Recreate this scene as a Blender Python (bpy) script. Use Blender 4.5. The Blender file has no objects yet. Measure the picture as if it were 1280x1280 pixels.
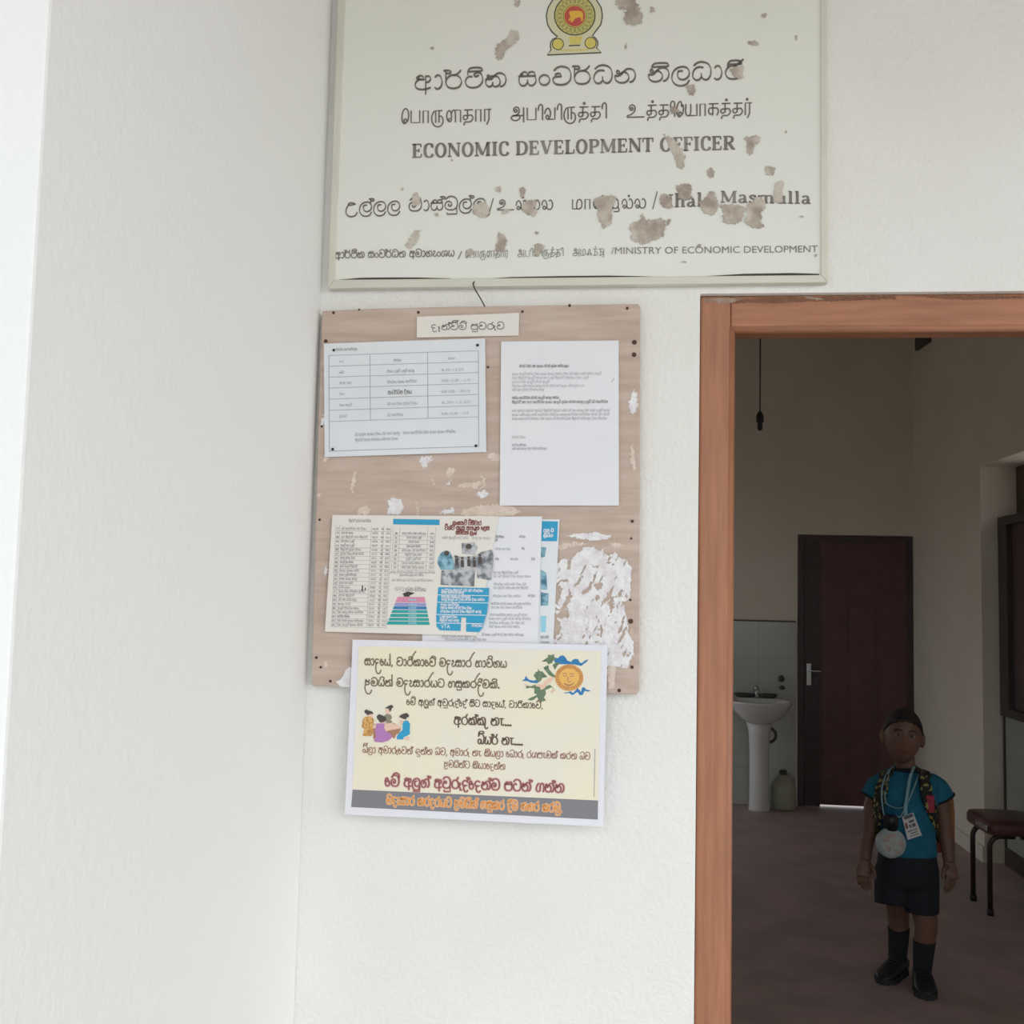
import bpy, bmesh, math, random
from mathutils import Vector, Matrix, noise
from mathutils.geometry import tessellate_polygon

random.seed(7)
SC = bpy.context.scene
COL = SC.collection

# ------------------------------------------------------------------ camera, daylight, exposure
YAW, PITCH, ROLL, FOC = math.radians(6.2), math.radians(4.4), math.radians(1.3), 1280.0
CAM = Vector((0.0, -1.84, 1.5))
FWD = Vector((-math.sin(YAW)*math.cos(PITCH), math.cos(YAW)*math.cos(PITCH), math.sin(PITCH)))
_r0 = Vector((math.cos(YAW), math.sin(YAW), 0)); _u0 = _r0.cross(FWD)
RGT = math.cos(ROLL)*_r0 + math.sin(ROLL)*_u0
UPV = -math.sin(ROLL)*_r0 + math.cos(ROLL)*_u0
cd = bpy.data.cameras.new('camera'); cam = bpy.data.objects.new('camera', cd); COL.objects.link(cam)
cd.sensor_width = 36; cd.lens = 36; cd.clip_start = 0.02; cd.clip_end = 200
cam.matrix_world = Matrix((
    (RGT.x, UPV.x, -FWD.x, CAM.x), (RGT.y, UPV.y, -FWD.y, CAM.y), (RGT.z, UPV.z, -FWD.z, CAM.z), (0, 0, 0, 1)))
SC.camera = cam
W = bpy.data.worlds.new('overcast'); SC.world = W; W.use_nodes = True
wn = W.node_tree.nodes; wl = W.node_tree.links
bg = wn['Background']; tc = wn.new('ShaderNodeTexCoord'); sep = wn.new('ShaderNodeSeparateXYZ'); rmp = wn.new('ShaderNodeValToRGB')
wl.new(tc.outputs['Generated'], sep.inputs[0]); wl.new(sep.outputs['Z'], rmp.inputs[0]); wl.new(rmp.outputs[0], bg.inputs[0])
rmp.color_ramp.elements[0].color = (0.93, 0.97, 1.0, 1); rmp.color_ramp.elements[1].color = (0.80, 0.91, 1.0, 1)
bg.inputs[1].default_value = 1.5
sd = bpy.data.lights.new('sun', 'SUN'); sun = bpy.data.objects.new('sun', sd); COL.objects.link(sun)
sd.energy = 0.85; sd.angle = math.radians(60); sd.color = (1, 0.96, 0.9)
sun.location = (2.5, -6, 5)
sun.rotation_euler = (Vector((0, 0, 1.2))-Vector((6.8, -3.8, 3.2))).to_track_quat('-Z', 'Y').to_euler()
SC.view_settings.view_transform = 'Standard'; SC.view_settings.look = 'None'
SC.view_settings.gamma = 1; SC.view_settings.use_curve_mapping = False
SC.view_settings.exposure = 0.16

# ------------------------------------------------------------------ places seen through the camera
def ray(px, py): return FWD + RGT*((px-640)/FOC) + UPV*((640-py)/FOC)
def onw(px, py, y=0.0):            # the point on the vertical plane at depth y
    v = ray(px, py); return CAM + v*((y-CAM.y)/v.y)
def onf(px, py, z=0.0):            # the point on a horizontal plane
    v = ray(px, py); return CAM + v*((z-CAM.z)/v.z)
def onx(px, py, x):                # the point on a side wall
    v = ray(px, py); return CAM + v*((x-CAM.x)/v.x)

# ------------------------------------------------------------------ materials
def lin(c): 
    c /= 255.0
    return c/12.92 if c <= 0.04045 else ((c+0.055)/1.055)**2.4
def C(r, g, b, k=1.0): return (min(lin(r)*k, .92), min(lin(g)*k, .92), min(lin(b)*k, .92), 1)
MATS = {}
def mat(name, col, rough=.7, col2=None, scale=20, detail=4, bump=0, bscale=60, metal=0, stretch=None, lo=.35, hi=.65,
        trans=0, alpha=1, spec=.5, emit=None, estr=0, wave=None):
    if name in MATS: return MATS[name]
    m = bpy.data.materials.new(name); m.use_nodes = True; MATS[name] = m
    n, l = m.node_tree.nodes, m.node_tree.links
    p = n['Principled BSDF']
    p.inputs['Base Color'].default_value = col; p.inputs['Roughness'].default_value = rough
    p.inputs['Metallic'].default_value = metal; p.inputs['Specular IOR Level'].default_value = spec
    p.inputs['Transmission Weight'].default_value = trans; p.inputs['Alpha'].default_value = alpha
    if emit: p.inputs['Emission Color'].default_value = emit; p.inputs['Emission Strength'].default_value = estr
    t = n.new('ShaderNodeTexCoord'); mp = n.new('ShaderNodeMapping'); l.new(t.outputs['Object'], mp.inputs[0])
    if stretch: mp.inputs['Scale'].default_value = stretch
    if col2:
        nz = n.new('ShaderNodeTexNoise'); nz.inputs['Scale'].default_value = scale; nz.inputs['Detail'].default_value = detail
        l.new(mp.outputs[0], nz.inputs['Vector'])
        r = n.new('ShaderNodeValToRGB'); r.color_ramp.elements[0].position = lo; r.color_ramp.elements[1].position = hi
        r.color_ramp.elements[0].color = col; r.color_ramp.elements[1].color = col2
        l.new(nz.outputs['Fac'], r.inputs[0]); l.new(r.outputs[0], p.inputs['Base Color'])
    if bump:
        nb = n.new('ShaderNodeTexNoise'); nb.inputs['Scale'].default_value = bscale; nb.inputs['Detail'].default_value = 5
        l.new(mp.outputs[0], nb.inputs['Vector'])
        b = n.new('ShaderNodeBump'); b.inputs['Strength'].default_value = bump; b.inputs['Distance'].default_value = .01
        l.new(nb.outputs['Fac'], b.inputs['Height']); l.new(b.outputs[0], p.inputs['Normal'])
    return m
WK = 1.16    # photographed brightness to surface colour, for things in the porch light
M_WALL = mat('white_plaster', C(226, 224, 219, WK), .85, C(231, 230, 227, WK), 3, 5, .34, 110)
M_WALLL = mat('rough_white_plaster', C(233, 232, 229, WK), .85, C(236, 236, 234, WK), 4, 5, .22, 80)
M_ROOMW = mat('cream_room_plaster', C(230, 220, 204), .8, C(234, 225, 211), 2, 4, .08, 60)
M_FLOOR = mat('red_cement', (.50, .365, .355, 1), .5, (.36, .29, .28, 1), 4.2, 7, .05, 30)
M_PORCH = mat('porch_cement', (.48, .46, .44, 1), .8, (.42, .40, .38, 1), 3, 5, .1, 30)
M_GROUND = mat('sandy_ground', (.46, .42, .37, 1), .9, (.38, .34, .29, 1), 2, 5)
M_ROOF = mat('porch_ceiling', (.52, .42, .33, 1), .8, (.48, .39, .30, 1), 3, 4)
M_FRAMEW = mat('varnished_frame_wood', C(174, 119, 88, 1.12), .5, C(152, 101, 74, 1.1), 9, 6, .15, 40, stretch=(9, 9, .7), lo=.3, hi=.7)
M_FRAMEH = mat('varnished_head_wood', C(174, 119, 88, 1.12), .5, C(152, 101, 74, 1.1), 9, 6, .15, 40, stretch=(.7, 9, 9), lo=.3, hi=.7)
M_DOOR = mat('dark_red_door_paint', (.15, .068, .068, 1), .5, (.12, .055, .057, 1), 8, 4)
M_DARKW = mat('dark_frame_wood', (.042, .034, .031, 1), .45, (.055, .043, .038, 1), 10, 4, stretch=(6, 6, 1))
M_SMEAR = mat('plaster_smear', C(178, 160, 148), .85, C(150, 116, 92), 60, 5, .3, 120)
M_GRIME = mat('dark_varnish_run', C(136, 92, 66), .7, C(118, 80, 60), 40, 5)
M_DOORF = mat('door_frame_paint', (.075, .05, .047, 1), .5, (.06, .043, .04, 1), 8, 4)
M_BOARDRED = mat('dull_maroon_board', (.10, .06, .062, 1), .5, (.085, .05, .055, 1), 6, 3)
M_SHUT = mat('brown_shutter', (.10, .06, .04, 1), .55, (.08, .05, .03, 1), 8, 4)
M_PANEL = mat('grey_partition_panel', (.34, .35, .33, 1), .45, (.31, .32, .30, 1), 4, 3)
M_TILE = mat('pale_wall_tile', (.50, .50, .47, 1), .18, (.47, .48, .45, 1), 3, 3)
M_GROUT = mat('tile_edge', (.12, .11, .10, 1), .7)
M_CER = mat('white_ceramic', (.74, .72, .70, 1), .12, (.70, .69, .67, 1), 4, 3)
M_CHROME = mat('chrome', (.65, .66, .67, 1), .22, metal=1)
M_STEEL = mat('dull_steel', (.42, .41, .40, 1), .4, metal=1)
M_BLACKP = mat('black_plastic', (.014, .014, .015, 1), .4)
M_PIPE = mat('grey_pipe', (.07, .065, .06, 1), .4)
M_ALU = mat('white_aluminium', C(208, 207, 194, 1.12), .42, C(214, 213, 201, 1.12), 8, 3)
M_SIGN = mat('glossy_white_sign', C(215, 216, 208, 1.28), .38, C(219, 219, 213, 1.28), 2, 3)
M_INK = mat('faded_sign_ink', C(112, 106, 96), .6, C(126, 119, 109), 24, 4)
M_INKB = mat('pale_sign_ink', C(126, 119, 113), .6, C(152, 146, 139), 18, 4)
M_PEEL = mat('bare_brown_patch', C(166, 152, 141, 1.1), .85, C(206, 198, 186, 1.1), 38, 6, .3, 160, lo=.36, hi=.66)
M_WOOD = mat('weathered_plywood', C(202, 184, 171, 1.14), .85, C(180, 159, 145, 1.14), 6, 8, .2, 60, stretch=(1.6, 5, 13), lo=.25, hi=.75)
M_WOODE = mat('plywood_edge', C(150, 120, 100), .8, C(176, 148, 128), 30, 4)
M_NAIL = mat('rusty_nail', C(92, 66, 54), .7, C(70, 50, 42), 90, 3)
M_PAPER = mat('white_paper', C(226, 226, 230, WK), .75, C(222, 223, 228, WK), 9, 3)
M_PAPERB = mat('white_bluish_paper', C(216, 220, 225, WK), .75, C(221, 224, 228, WK), 9, 3)
M_PAPERC = mat('cream_paper', C(226, 221, 213, WK), .75, C(221, 217, 210, WK), 9, 3)
M_POSTERW = mat('poster_white', C(224, 224, 236, WK), .5, C(221, 221, 233, WK), 6, 3)
M_SCRAP = mat('torn_paper', C(231, 227, 233, 1.22), .9, C(216, 210, 214, 1.2), 60, 6, .5, 130, lo=.4, hi=.62)
M_SCRAPC = mat('torn_cream_paper', C(220, 205, 192, WK), .9, C(206, 190, 176, WK), 50, 5, .4, 120)
M_PRINT = mat('grey_print', C(182, 182, 184), .8)
M_PRINTL = mat('light_print', C(176, 176, 178), .8)
M_RULE = mat('table_rule', C(176, 182, 187), .8)
M_TITLE = mat('label_ink', C(134, 126, 122), .8)
M_YELL = mat('poster_yellow', C(226, 221, 207, WK), .55, C(229, 222, 196, WK), 7, 2, lo=.40, hi=.66)
M_BRN = mat('poster_brown_ink', C(136, 120, 100), .7)
M_DBRN = mat('poster_dark_ink', C(118, 98, 84), .7)
M_MAR = mat('poster_maroon_ink', C(150, 92, 88), .7)
M_MARP = mat('poster_pink_fill', C(226, 178, 178), .7)
M_RBRN = mat('poster_red_brown_ink', C(168, 128, 112), .7)
M_BAND = mat('poster_grey_band', C(128, 126, 132, 1.1), .55)
M_ORG = mat('poster_orange_ink', C(228, 150, 78, 1.1), .6)
M_PEACH = mat('poster_peach_outline', C(240, 205, 170, 1.1), .6)
M_BLUE = mat('print_blue', C(46, 156, 198, 1.1), .6)
M_LBLUE = mat('print_pale_blue', C(150, 205, 226, 1.1), .6)
M_TEAL = mat('print_teal', C(40, 160, 160, 1.1), .6)
M_PINKP = mat('print_pink', C(216, 140, 168, 1.1), .6)
M_VIOL = mat('print_violet', C(150, 150, 205, 1.1), .6)
M_PURP = mat('print_purple', C(178, 124, 184, 1.1), .6)
M_DBLUE = mat('print_ribbon_blue', C(48, 122, 178, 1.1), .6)
M_GREEN = mat('print_green', C(96, 122, 96, 1.05), .6, C(116, 138, 108, 1.05), 160, 3)
M_SUNC = mat('print_sun_orange', C(224, 168, 92, 1.1), .6, C(210, 144, 70, 1.1), 140, 3)
M_SUNF = mat('print_sun_face', C(232, 184, 100, 1.1), .6)
M_SKINP = mat('print_skin', C(230, 196, 176, 1.1), .6)
M_HAIRP = mat('print_hair', C(84, 74, 70), .6)
M_BATIK = mat('print_gold_cloth', C(226, 182, 112, 1.1), .6, C(176, 120, 62, 1.1), 260, 3)
M_OLIVE = mat('print_olive', C(140, 136, 116, 1.1), .6)
M_TABLEP = mat('print_table', C(170, 124, 100, 1.1), .6)
M_PHOTO = mat('print_photo_grey', C(200, 200, 204), .6, C(112, 118, 126), 70, 6, lo=.42, hi=.58)
M_PHOTOB = mat('print_photo_blue', C(150, 196, 214), .6, C(70, 120, 142), 80, 5, lo=.4, hi=.6)
M_GOLD = mat('emblem_pale_gold', C(214, 210, 178, 1.1), .5)
M_GOLD2 = mat('emblem_olive_gold', C(196, 189, 120, 1.1), .5)
M_GOLD3 = mat('emblem_yellow', C(214, 200, 108, 1.1), .5)
M_ERED = mat('emblem_red', C(196, 84, 76, 1.05), .5)
M_ELION = mat('emblem_lion', C(226, 178, 72, 1.1), .5)
M_EBLK = mat('emblem_outline', C(66, 60, 52), .6)
# the boy and what he carries
M_SKIN = mat('brown_skin', (.19, .10, .068, 1), .55, (.165, .084, .058, 1), 14, 3)
M_LIP = mat('lip', (.165, .066, .052, 1), .5)
M_HAIR = mat('black_hair', (.012, .010, .010, 1), .6, (.02, .017, .016, 1), 120, 4, .5, 160)
M_EYEW = mat('eye_white', (.26, .24, .22, 1), .4)
M_IRIS = mat('dark_iris', (.02, .012, .008, 1), .2)
M_SHIRT = mat('teal_blue_shirt', (.008, .15, .245, 1), .85, (.007, .13, .215, 1), 30, 3, .15, 90)
M_NAVY = mat('navy_shorts', (.012, .014, .022, 1), .85, (.010, .012, .019, 1), 30, 3, .2, 60)
M_SOCK = mat('black_sock', (.014, .017, .018, 1), .9, bump=.3, bscale=300)
M_SHOE = mat('black_shoe', (.02, .022, .027, 1), .4)
M_SOLE = mat('shoe_sole', (.03, .03, .032, 1), .7)
M_STRAP = mat('patterned_strap', (.015, .016, .017, 1), .8, (.36, .31, .09, 1), 60, 3, lo=.56, hi=.62)
M_BAG = mat('red_backpack', (.34, .06, .05, 1), .75, (.40, .14, .05, 1), 6, 3)
M_WEB = mat('red_webbing', (.36, .035, .06, 1), .7)
M_BAGO = mat('orange_backpack_side', (.38, .16, .06, 1), .75)
M_LAN = mat('pale_blue_lanyard', (.22, .38, .42, 1), .7)
M_CARD = mat('white_card', (.62, .60, .60, 1), .4)
M_CARDR = mat('card_red', (.30, .08, .08, 1), .6)
M_CARDG = mat('card_grey', (.12, .12, .13, 1), .6)
M_CLEAR = mat('clear_bottle_plastic', (.72, .80, .80, 1), .12, trans=.55, spec=.5)
M_STICK = mat('bottle_sticker_print', (.40, .30, .26, 1), .5, (.40, .44, .42, 1), 55, 4, lo=.45, hi=.55)
M_JUG = mat('cloudy_jug_plastic', (.42, .43, .35, 1), .3, (.36, .38, .29, 1), 8, 3)
M_VINYL = mat('maroon_vinyl', (.11, .045, .04, 1), .35, (.09, .036, .033, 1), 18, 4, .2, 60)
M_TUBE = mat('brown_tube', (.045, .032, .026, 1), .35, metal=.4)
M_GLASS = mat('window_glass', (.95, .97, .96, 1), .03, trans=1)

# ------------------------------------------------------------------ mesh helpers
def mesh_obj(name, verts, faces, material, parent=None, smooth=False, mats=None, idx=None):
    me = bpy.data.meshes.new(name); me.from_pydata([tuple(v) for v in verts], [], faces); me.update()
    o = bpy.data.objects.new(name, me); COL.objects.link(o)
    for m in (mats or [material]): me.materials.append(m)
    if idx:
        for p, i in zip(me.polygons, idx): p.material_index = i
    if smooth:
        for p in me.polygons: p.use_smooth = True
    if parent: attach(o, parent)
    return o
def attach(o, parent):
    o.parent = parent; o.matrix_parent_inverse = Matrix.Translation(parent.location).inverted()
def empty(name, loc, label, cat, group=None):
    e = bpy.data.objects.new(name, None); COL.objects.link(e); e.location = loc; e.empty_display_size = .05
    return tag(e, label, cat, group)
def tag(o, label, cat, group=None):
    o['label'] = label; o['category'] = cat
    if group: o['group'] = group
    return o
def struct(o): o['kind'] = 'structure'; return o
class MB:
    def __init__(s): s.v = []; s.f = []
    def add(s, v, f):
        b = len(s.v); s.v += [Vector(x) for x in v]; s.f += [tuple(i+b for i in q) for q in f]; return s
    def box(s, x0, x1, y0, y1, z0, z1):
        v = [(x, y, z) for x in (x0, x1) for y in (y0, y1) for z in (z0, z1)]
        return s.add(v, [(0, 1, 3, 2), (4, 6, 7, 5), (0, 4, 5, 1), (2, 3, 7, 6), (0, 2, 6, 4), (1, 5, 7, 3)])
    def tube(s, pts, rad, n=10, flat=1.0, caps=True, closed=False):
        pts = [Vector(p) for p in pts]; N = len(pts)
        if not hasattr(rad, '__len__'): rad = [rad]*N
        v = []; f = []; ref = None
        for i, p in enumerate(pts):
            if closed: d = pts[(i+1) % N]-pts[i-1]
            else: d = pts[min(i+1, N-1)]-pts[max(i-1, 0)]
            d.normalize()
            if ref is None:
                a = Vector((0, 0, 1)) if abs(d.z) < .9 else Vector((0, 1, 0)); ref = d.cross(a).normalized()
            ref = (ref-d*ref.dot(d)).normalized(); bn = d.cross(ref)
            r = rad[i]
            for k in range(n):
                t = 2*math.pi*k/n; v.append(p+ref*(math.cos(t)*r)+bn*(math.sin(t)*r*flat))
        for i in range(N if closed else N-1):
            for k in range(n):
                j = (i+1) % N
                f.append((i*n+k, i*n+(k+1) % n, j*n+(k+1) % n, j*n+k))
        if caps and not closed: f.append(tuple(reversed(range(n)))); f.append(tuple((N-1)*n+k for k in range(n)))
        return s.add(v, f)
    def loft(s, rings, n=20):     # rings: (centre, rx, ry) horizontal ellipses, or (centre, rx, ry, squareness)
        v = []; f = []
        for r in rings:
            c, rx, ry = Vector(r[0]), r[1], r[2]; q = r[3] if len(r) > 3 else 2.0
            for k in range(n):
                t = 2*math.pi*k/n; a, b = math.cos(t), math.sin(t)
                v.append(c+Vector((rx*math.copysign(abs(a)**(2/q), a), ry*math.copysign(abs(b)**(2/q), b), 0)))
        for i in range(len(rings)-1):
            for k in range(n): f.append((i*n+k, i*n+(k+1) % n, (i+1)*n+(k+1) % n, (i+1)*n+k))
        f.append(tuple(reversed(range(n)))); f.append(tuple((len(rings)-1)*n+k for k in range(n)))
        return s.add(v, f)
    def lathe(s, prof, c, n=24, sx=1, sy=1):
        c = Vector(c); return s.loft([(c+Vector((0, 0, z)), max(r, 1e-4)*sx, max(r, 1e-4)*sy) for r, z in prof], n)
    def ball(s, c, rx, ry, rz, n=14, m=9):
        c = Vector(c); R = []
        for i in range(m+1):
            t = -math.pi/2+math.pi*i/m
            R.append((c+Vector((0, 0, rz*math.sin(t))), max(rx*math.cos(t), 1e-4), max(ry*math.cos(t), 1e-4)))
        return s.loft(R, n)
    def out(s, name, material, parent=None, smooth=False, bevel=0, fix=True):
        o = mesh_obj(name, s.v, s.f, material, parent, smooth)
        if fix:
            b = bmesh.new(); b.from_mesh(o.data); bmesh.ops.recalc_face_normals(b, faces=b.faces); b.to_mesh(o.data); b.free()
        if bevel:
            m = o.modifiers.new('bevel', 'BEVEL'); m.width = bevel; m.segments = 2; m.limit_method = 'ANGLE'
        return o
def fuse(o, voxel, smooth=4):            # one continuous surface out of overlapping volumes
    m = o.modifiers.new('r', 'REMESH'); m.mode = 'VOXEL'; m.voxel_size = voxel
    if smooth: k = o.modifiers.new('s', 'SMOOTH'); k.iterations = smooth; k.factor = .5
    bpy.context.view_layer.update()
    me = bpy.data.meshes.new_from_object(o.evaluated_get(bpy.context.evaluated_depsgraph_get()))
    o.modifiers.clear(); old = o.data; ms = list(old.materials); o.data = me
    me.materials.clear()
    for x in ms: me.materials.append(x)
    for p in me.polygons: p.use_smooth = True; p.material_index = 0
    return o
def spline(pts, seg=6, closed=False):
    P = [Vector(p) for p in pts]; n = len(P); out = []
    if n < 3: return P
    for i in range(n if closed else n-1):
        if closed: a, b, c, d = P[i-1], P[i], P[(i+1) % n], P[(i+2) % n]
        else: a, b, c, d = P[max(i-1, 0)], P[i], P[i+1], P[min(i+2, n-1)]
        for k in range(seg):
            t = k/seg
            out.append(.5*((2*b)+(c-a)*t+(2*a-5*b+4*c-d)*t*t+(3*b-a-3*c+d)*t**3))
    if not closed: out.append(P[-1])
    return out
# ------------------------------------------------------------------ lettering drawn stroke by stroke
# every glyph: width, then strokes on a grid with the x-height at 10.  '-' straight, 'o' ellipse, '*' heavy, ',' light
SI = {
'ක': (15, '3.4,8.3 2.2,9 1.6,7.8 3,7 4.6,8.2 6.3,8.2|0.8,6.2 2.4,5.9 4.6,6.2 6,8|0.8,6 .8,2.4 2.8,.3 4.7,1.2 5.3,3.6|5.3,3.6 5.6,1.2 7.4,.2 9.8,1.8 10,5 8.4,7.8 6.2,8|6,8 8.6,10.2 12,9.8 14,6.8 13.7,3 12,.7 10.4,.3'),
'න': (15, '3.6,8.2 2.4,9.2 1.6,7.8 2.8,6.8 4,7.2|.6,5.6 2.4,5.2 4.4,6 6,8|.6,5.6 1,2.2 4,.1 7.6,.4 9.6,2.6 9.5,5.4 8,7.4 6,8 4.6,7|6,8 8.6,10.2 12,9.8 14,6.8 13.7,3 12,.7 10.4,.3'),
'ත': (14, '5.4,7.6 3.4,8.6 1.2,7 .6,3.6 2.4,.6 5.4,.1 7.8,1.8 8,5 6.4,7 4.4,6 4.6,4.2|5.4,7.6 8,10 11.4,9.4 13,6 12.8,2.6 11,.2'),
'ර': (12.5, '10.8,13.6 9.6,11.8 7.4,10.2 4,9.7 1.6,7.4 .9,4 2.6,1 6,0 9.6,1 11.3,4.2 10.6,7.4 8.4,9.6 6.4,10'),
'ථ': (13, '5.2,8.2 3.4,8.5 1.6,7.2 .7,4.4 2.2,1.2 5.6,0 9.4,.8 11.8,3.6 12.2,7 11.2,10.2 9.2,11.4 7.2,10.6 6.4,9.2 8,8.4 9.6,9.4'),
'ස': (12.5, '3,8.2 2,9 1.4,8 2.4,7.2|1.6,8.6 3.4,10.4 5.4,10 5.9,7.4|-.2,7.4 11.4,7.4|6.6,7.4 7,9.8 9.2,10.5 10.8,9.6 11.2,7.4|.8,7.4 .5,3.4 2,.5 4.4,.4 6,2.6 6.1,4.4|6.1,2.8 7.6,.4 10,.5 11.7,3.2 11.2,7.4'),
'ව': (13.5, '1.4,10.8 3.6,13 7,13.7 11,12 12.6,8 12.2,3.4 9.6,.6 6,0 2.4,.9 .7,3.4 1.6,5.8 4,6.2 6.2,6.2|2.2,7.4 3.4,8.5 5.6,8.2 6.2,6.2'),
'ච': (13.5, '1.4,10.8 3.6,13 7,13.7 11,12 12.6,8 12.2,3.4 9.6,.6 6,0 2.4,.9 .7,3.4 1.6,5.8 4.4,6.4|1.6,8.4 4.2,7.4 6.8,8.2|4.4,6.4 6.2,7.2'),
'ධ': (13.5, '1.4,11 3.6,13 7,13.7 11,12 12.7,8 12.4,3.2 10.4,.3 8,.6 6.6,2.6 6.4,5|6.6,2.6 5,.4 2.6,.3 .8,2.6 1,6.4 3,9.2 5.6,9.9 7.6,9.4'),
'ල': (13, '4.6,7.2 7.6,7.4|4.6,7.2 4.2,4 5.6,1.4 8.6,.9 11.4,3 12,6.6 10.4,9.6 7,10.5 3.4,9.2 1,6 .5,1.4 2.4,-2.2 6,-3.8 10,-2.8 12,.2'),
'අ': (12, '3.2,8.6 2.2,9.4 1.6,8.4 2.6,7.6 3.6,8.2|2,9.3 4,10.4 6,9.4 6.6,7.4|6.6,7.4 3.4,7.4 1.2,5.6 .6,3 2,.8 4.8,0 8,.2 10.8,1.2|-7.6,10.2 7.6,-3.6|7.6,9.8 10,9.6 10.8,7.6 9.6,5.6 7.6,5.2'),
'ඉ': (13, '3,7.6 4.8,9.6 8,9.8 10.6,8 10.4,5 8,3.6 5,4.4 3.6,3 4.4,.8 8,0 11.4,-1.6 10.4,-4 7,-4 4,-3|3,7.6 1,5.4 1,2.4'),
'උ': (12.5, '2.6,8.6 4.6,10.2 7.4,9.8 9.6,8.8|9.6,8.6 5.6,8 2.6,7.4 .8,4.2 .6,0 2.6,-2.8 6,-3.8 9.6,-2.6 11.4,.6'),
'ම': (13.5, '1.6,10.8 3.8,13 7,13.7 11,12 12.7,8 12.3,3.4 9.8,.6 6.2,0 2.4,.9 .7,3.8 1.4,7 3.8,8.6 6.4,7.8 7.2,5.6 5.8,3.8 4,4.6 4.4,6.2'),
'ප': (12.5, '3,8 2,9 1.4,8 2.4,7.2|1.8,8.8 3.6,10.2 5.2,9.2 5,7.4|.6,7.4 5,7.4|.8,7.2 .5,3 2.6,.3 6,0 9.4,.4 11.5,3 11.4,7.4|11.4,7.4 10.8,9.8 8.6,10.3 7.2,8.8 7.6,7.4 11.4,7.4'),
'ට': (13, '1.6,11 3.8,13 7,13.6 10.8,12 12.4,8 12,3.4 9.6,.6 6,0 2.4,.9 .7,4 1.6,7.2 3.8,8.4 5.4,7.4'),
'ය': (13, '2.8,9.9 1.3,8.7 2.2,7.2|2.2,7.2 .7,4.4 .8,1.6 2.8,.1 5,.8 6.2,3.2 6.2,5|6.2,3.2 7.6,.5 9.8,.1 11.8,1.8 12.2,5.4 11.6,8.6 9.8,10'),
'ද': (10, '8,8.8 5.4,10 2.4,9.2 .8,6.6 1.6,4.4 4.4,4 6.8,4.2|4.4,4 2.8,2.4 2.8,-.6 4.4,-3 7,-3.4 9,-1.8'),
'ළ': (11, '.8,8.8 2.4,9.8 3.8,8.6 3.4,7 1.4,7|3.4,7 6,6.8 8,8.4 9.4,10|1.4,7 .6,4.4 2,2.2 5,1.8 8,3 8.4,5.4 6.8,6.8|2,2.2 .8,-.4 1.8,-3 4.6,-4 7.8,-2.8 8.6,-1'),
'හ': (14, '2,8.6 3.8,9.6 5,8.4 4.2,6.8 1.6,6.4 .6,3.6 1.8,.8 4.6,.1 6.8,1.6 7,5 8,8.6 10.4,10 12.6,8.4 13,4.6 12.4,.2'),
'භ': (14.5, '1.6,8 3,9.8 5,9.4 5.2,7.4 3,6.6 1.6,6.8|3,6.6 .9,5 .7,2.2 2.6,.2 5.4,.4 7,2.4 7.2,5.4 8.4,9 11,10 13,8.4 13.4,4.6 12.8,.2|7,2.4 9,.2'),
'ග': (13.5, '4.6,10 2.4,7.8 .9,4.4 1,1.6 3.4,0 6,1 6.8,4 7,7.4 8.8,9.8 11.2,9.4 12.6,6.4 12.4,2.6 11.6,.1'),
'ඟ': (15, '4.6,10 2.4,7.8 .9,4.4 1,1.6 3.4,0 5.4,1 6.4,3.4 7.6,.6 9,2.4 9,7.4 10.4,9.8 12.6,9.2 13.8,6.2 13.6,2.6 13,.1'),
'ශ': (14, '4.6,10 2.4,7.8 .9,4.4 1,1.6 3.4,0 6,1 6.8,4 7,7.4 8.8,9.8 11.2,9.4 12.8,6.4 12.6,2.6 11,.4 9.4,1.4 10,3.4 12.6,3.4'),
'බ': (13, '1.4,10.4 3.6,12.8 7,13.6 10.8,12 12.2,8.4 12,3.6 10.4,.4 8.2,.6 6.8,3 6.6,5.4|6.8,3 5,.4 2.8,.3 .9,2.6 1.6,5.6 4,6.6 6.6,5.4'),
'ං': (8.5, 'o4.2,4 3.5,3.9'),
'ා': (7, '1.2,8.8 2.6,10.3 4.6,9.6 5.8,6 5.4,2.4 4,.4 2.2,.1 1,1.2'),
'ෙ': (8.5, '2.2,6.2 3.6,5.4 4.8,6.6 4.4,8.6 2.8,9.8 1.2,8.4 .6,4.6 1.6,1.2 4.2,0 6.6,1.6 7,4.6 5.6,6.6'),
'ැ': (6.5, '1,5.6 3.4,5.8 3.8,4 2,3 3.6,1.4 2.2,-.6 2.6,-2.4 4.4,-2.6'),
'ෑ': (8.5, '-.6,9.2 6.8,9.2|3.4,9.2 3,4 3.6,.8 6,.3 7.4,1.6'),
'Y': (8, '1,8.6 3,10 4.6,8.4 3.4,5.8 1.4,4.4 1.6,1.4 4,.1 6.6,1 7.4,3'),
',': (4, '1.8,1 2.2,0 1,-2.2'), '.': (3.6, 'o1.6,.6 .7,.7'), ' ': (6, ''), '/': (6, '-.2,-1.5 5.5,14'), '-': (6, '-1,5 5,5'),
}
for d, s in {'0': 'o3.6,5.5 3,5.5', '1': '-1.6,9 3.6,11 3.6,0', '2': '.8,9 3.6,11 6,8.6 4.6,5.4 .8,.3|-.8,.2 6.4,.2', '3': '.8,10 4,11 6,8.6 3.4,6 6.2,3.4 4,.2 .8,1.2',
            '4': '-4.6,0 4.6,11 .8,3.4 6.6,3.4', '5': '-6,11 1.6,11 1.2,6|1.2,6 4.4,6.6 6.2,3.6 4,.2 .8,1', '8': 'o3.6,8.2 2.4,2.7|o3.6,2.9 3,2.9', '9': 'o3.5,7.6 2.8,3.3|6.3,8 5.6,2 3,0'}.items(): SI[d] = (7.4, s)
TALL = 'වචධමටබ'
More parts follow.
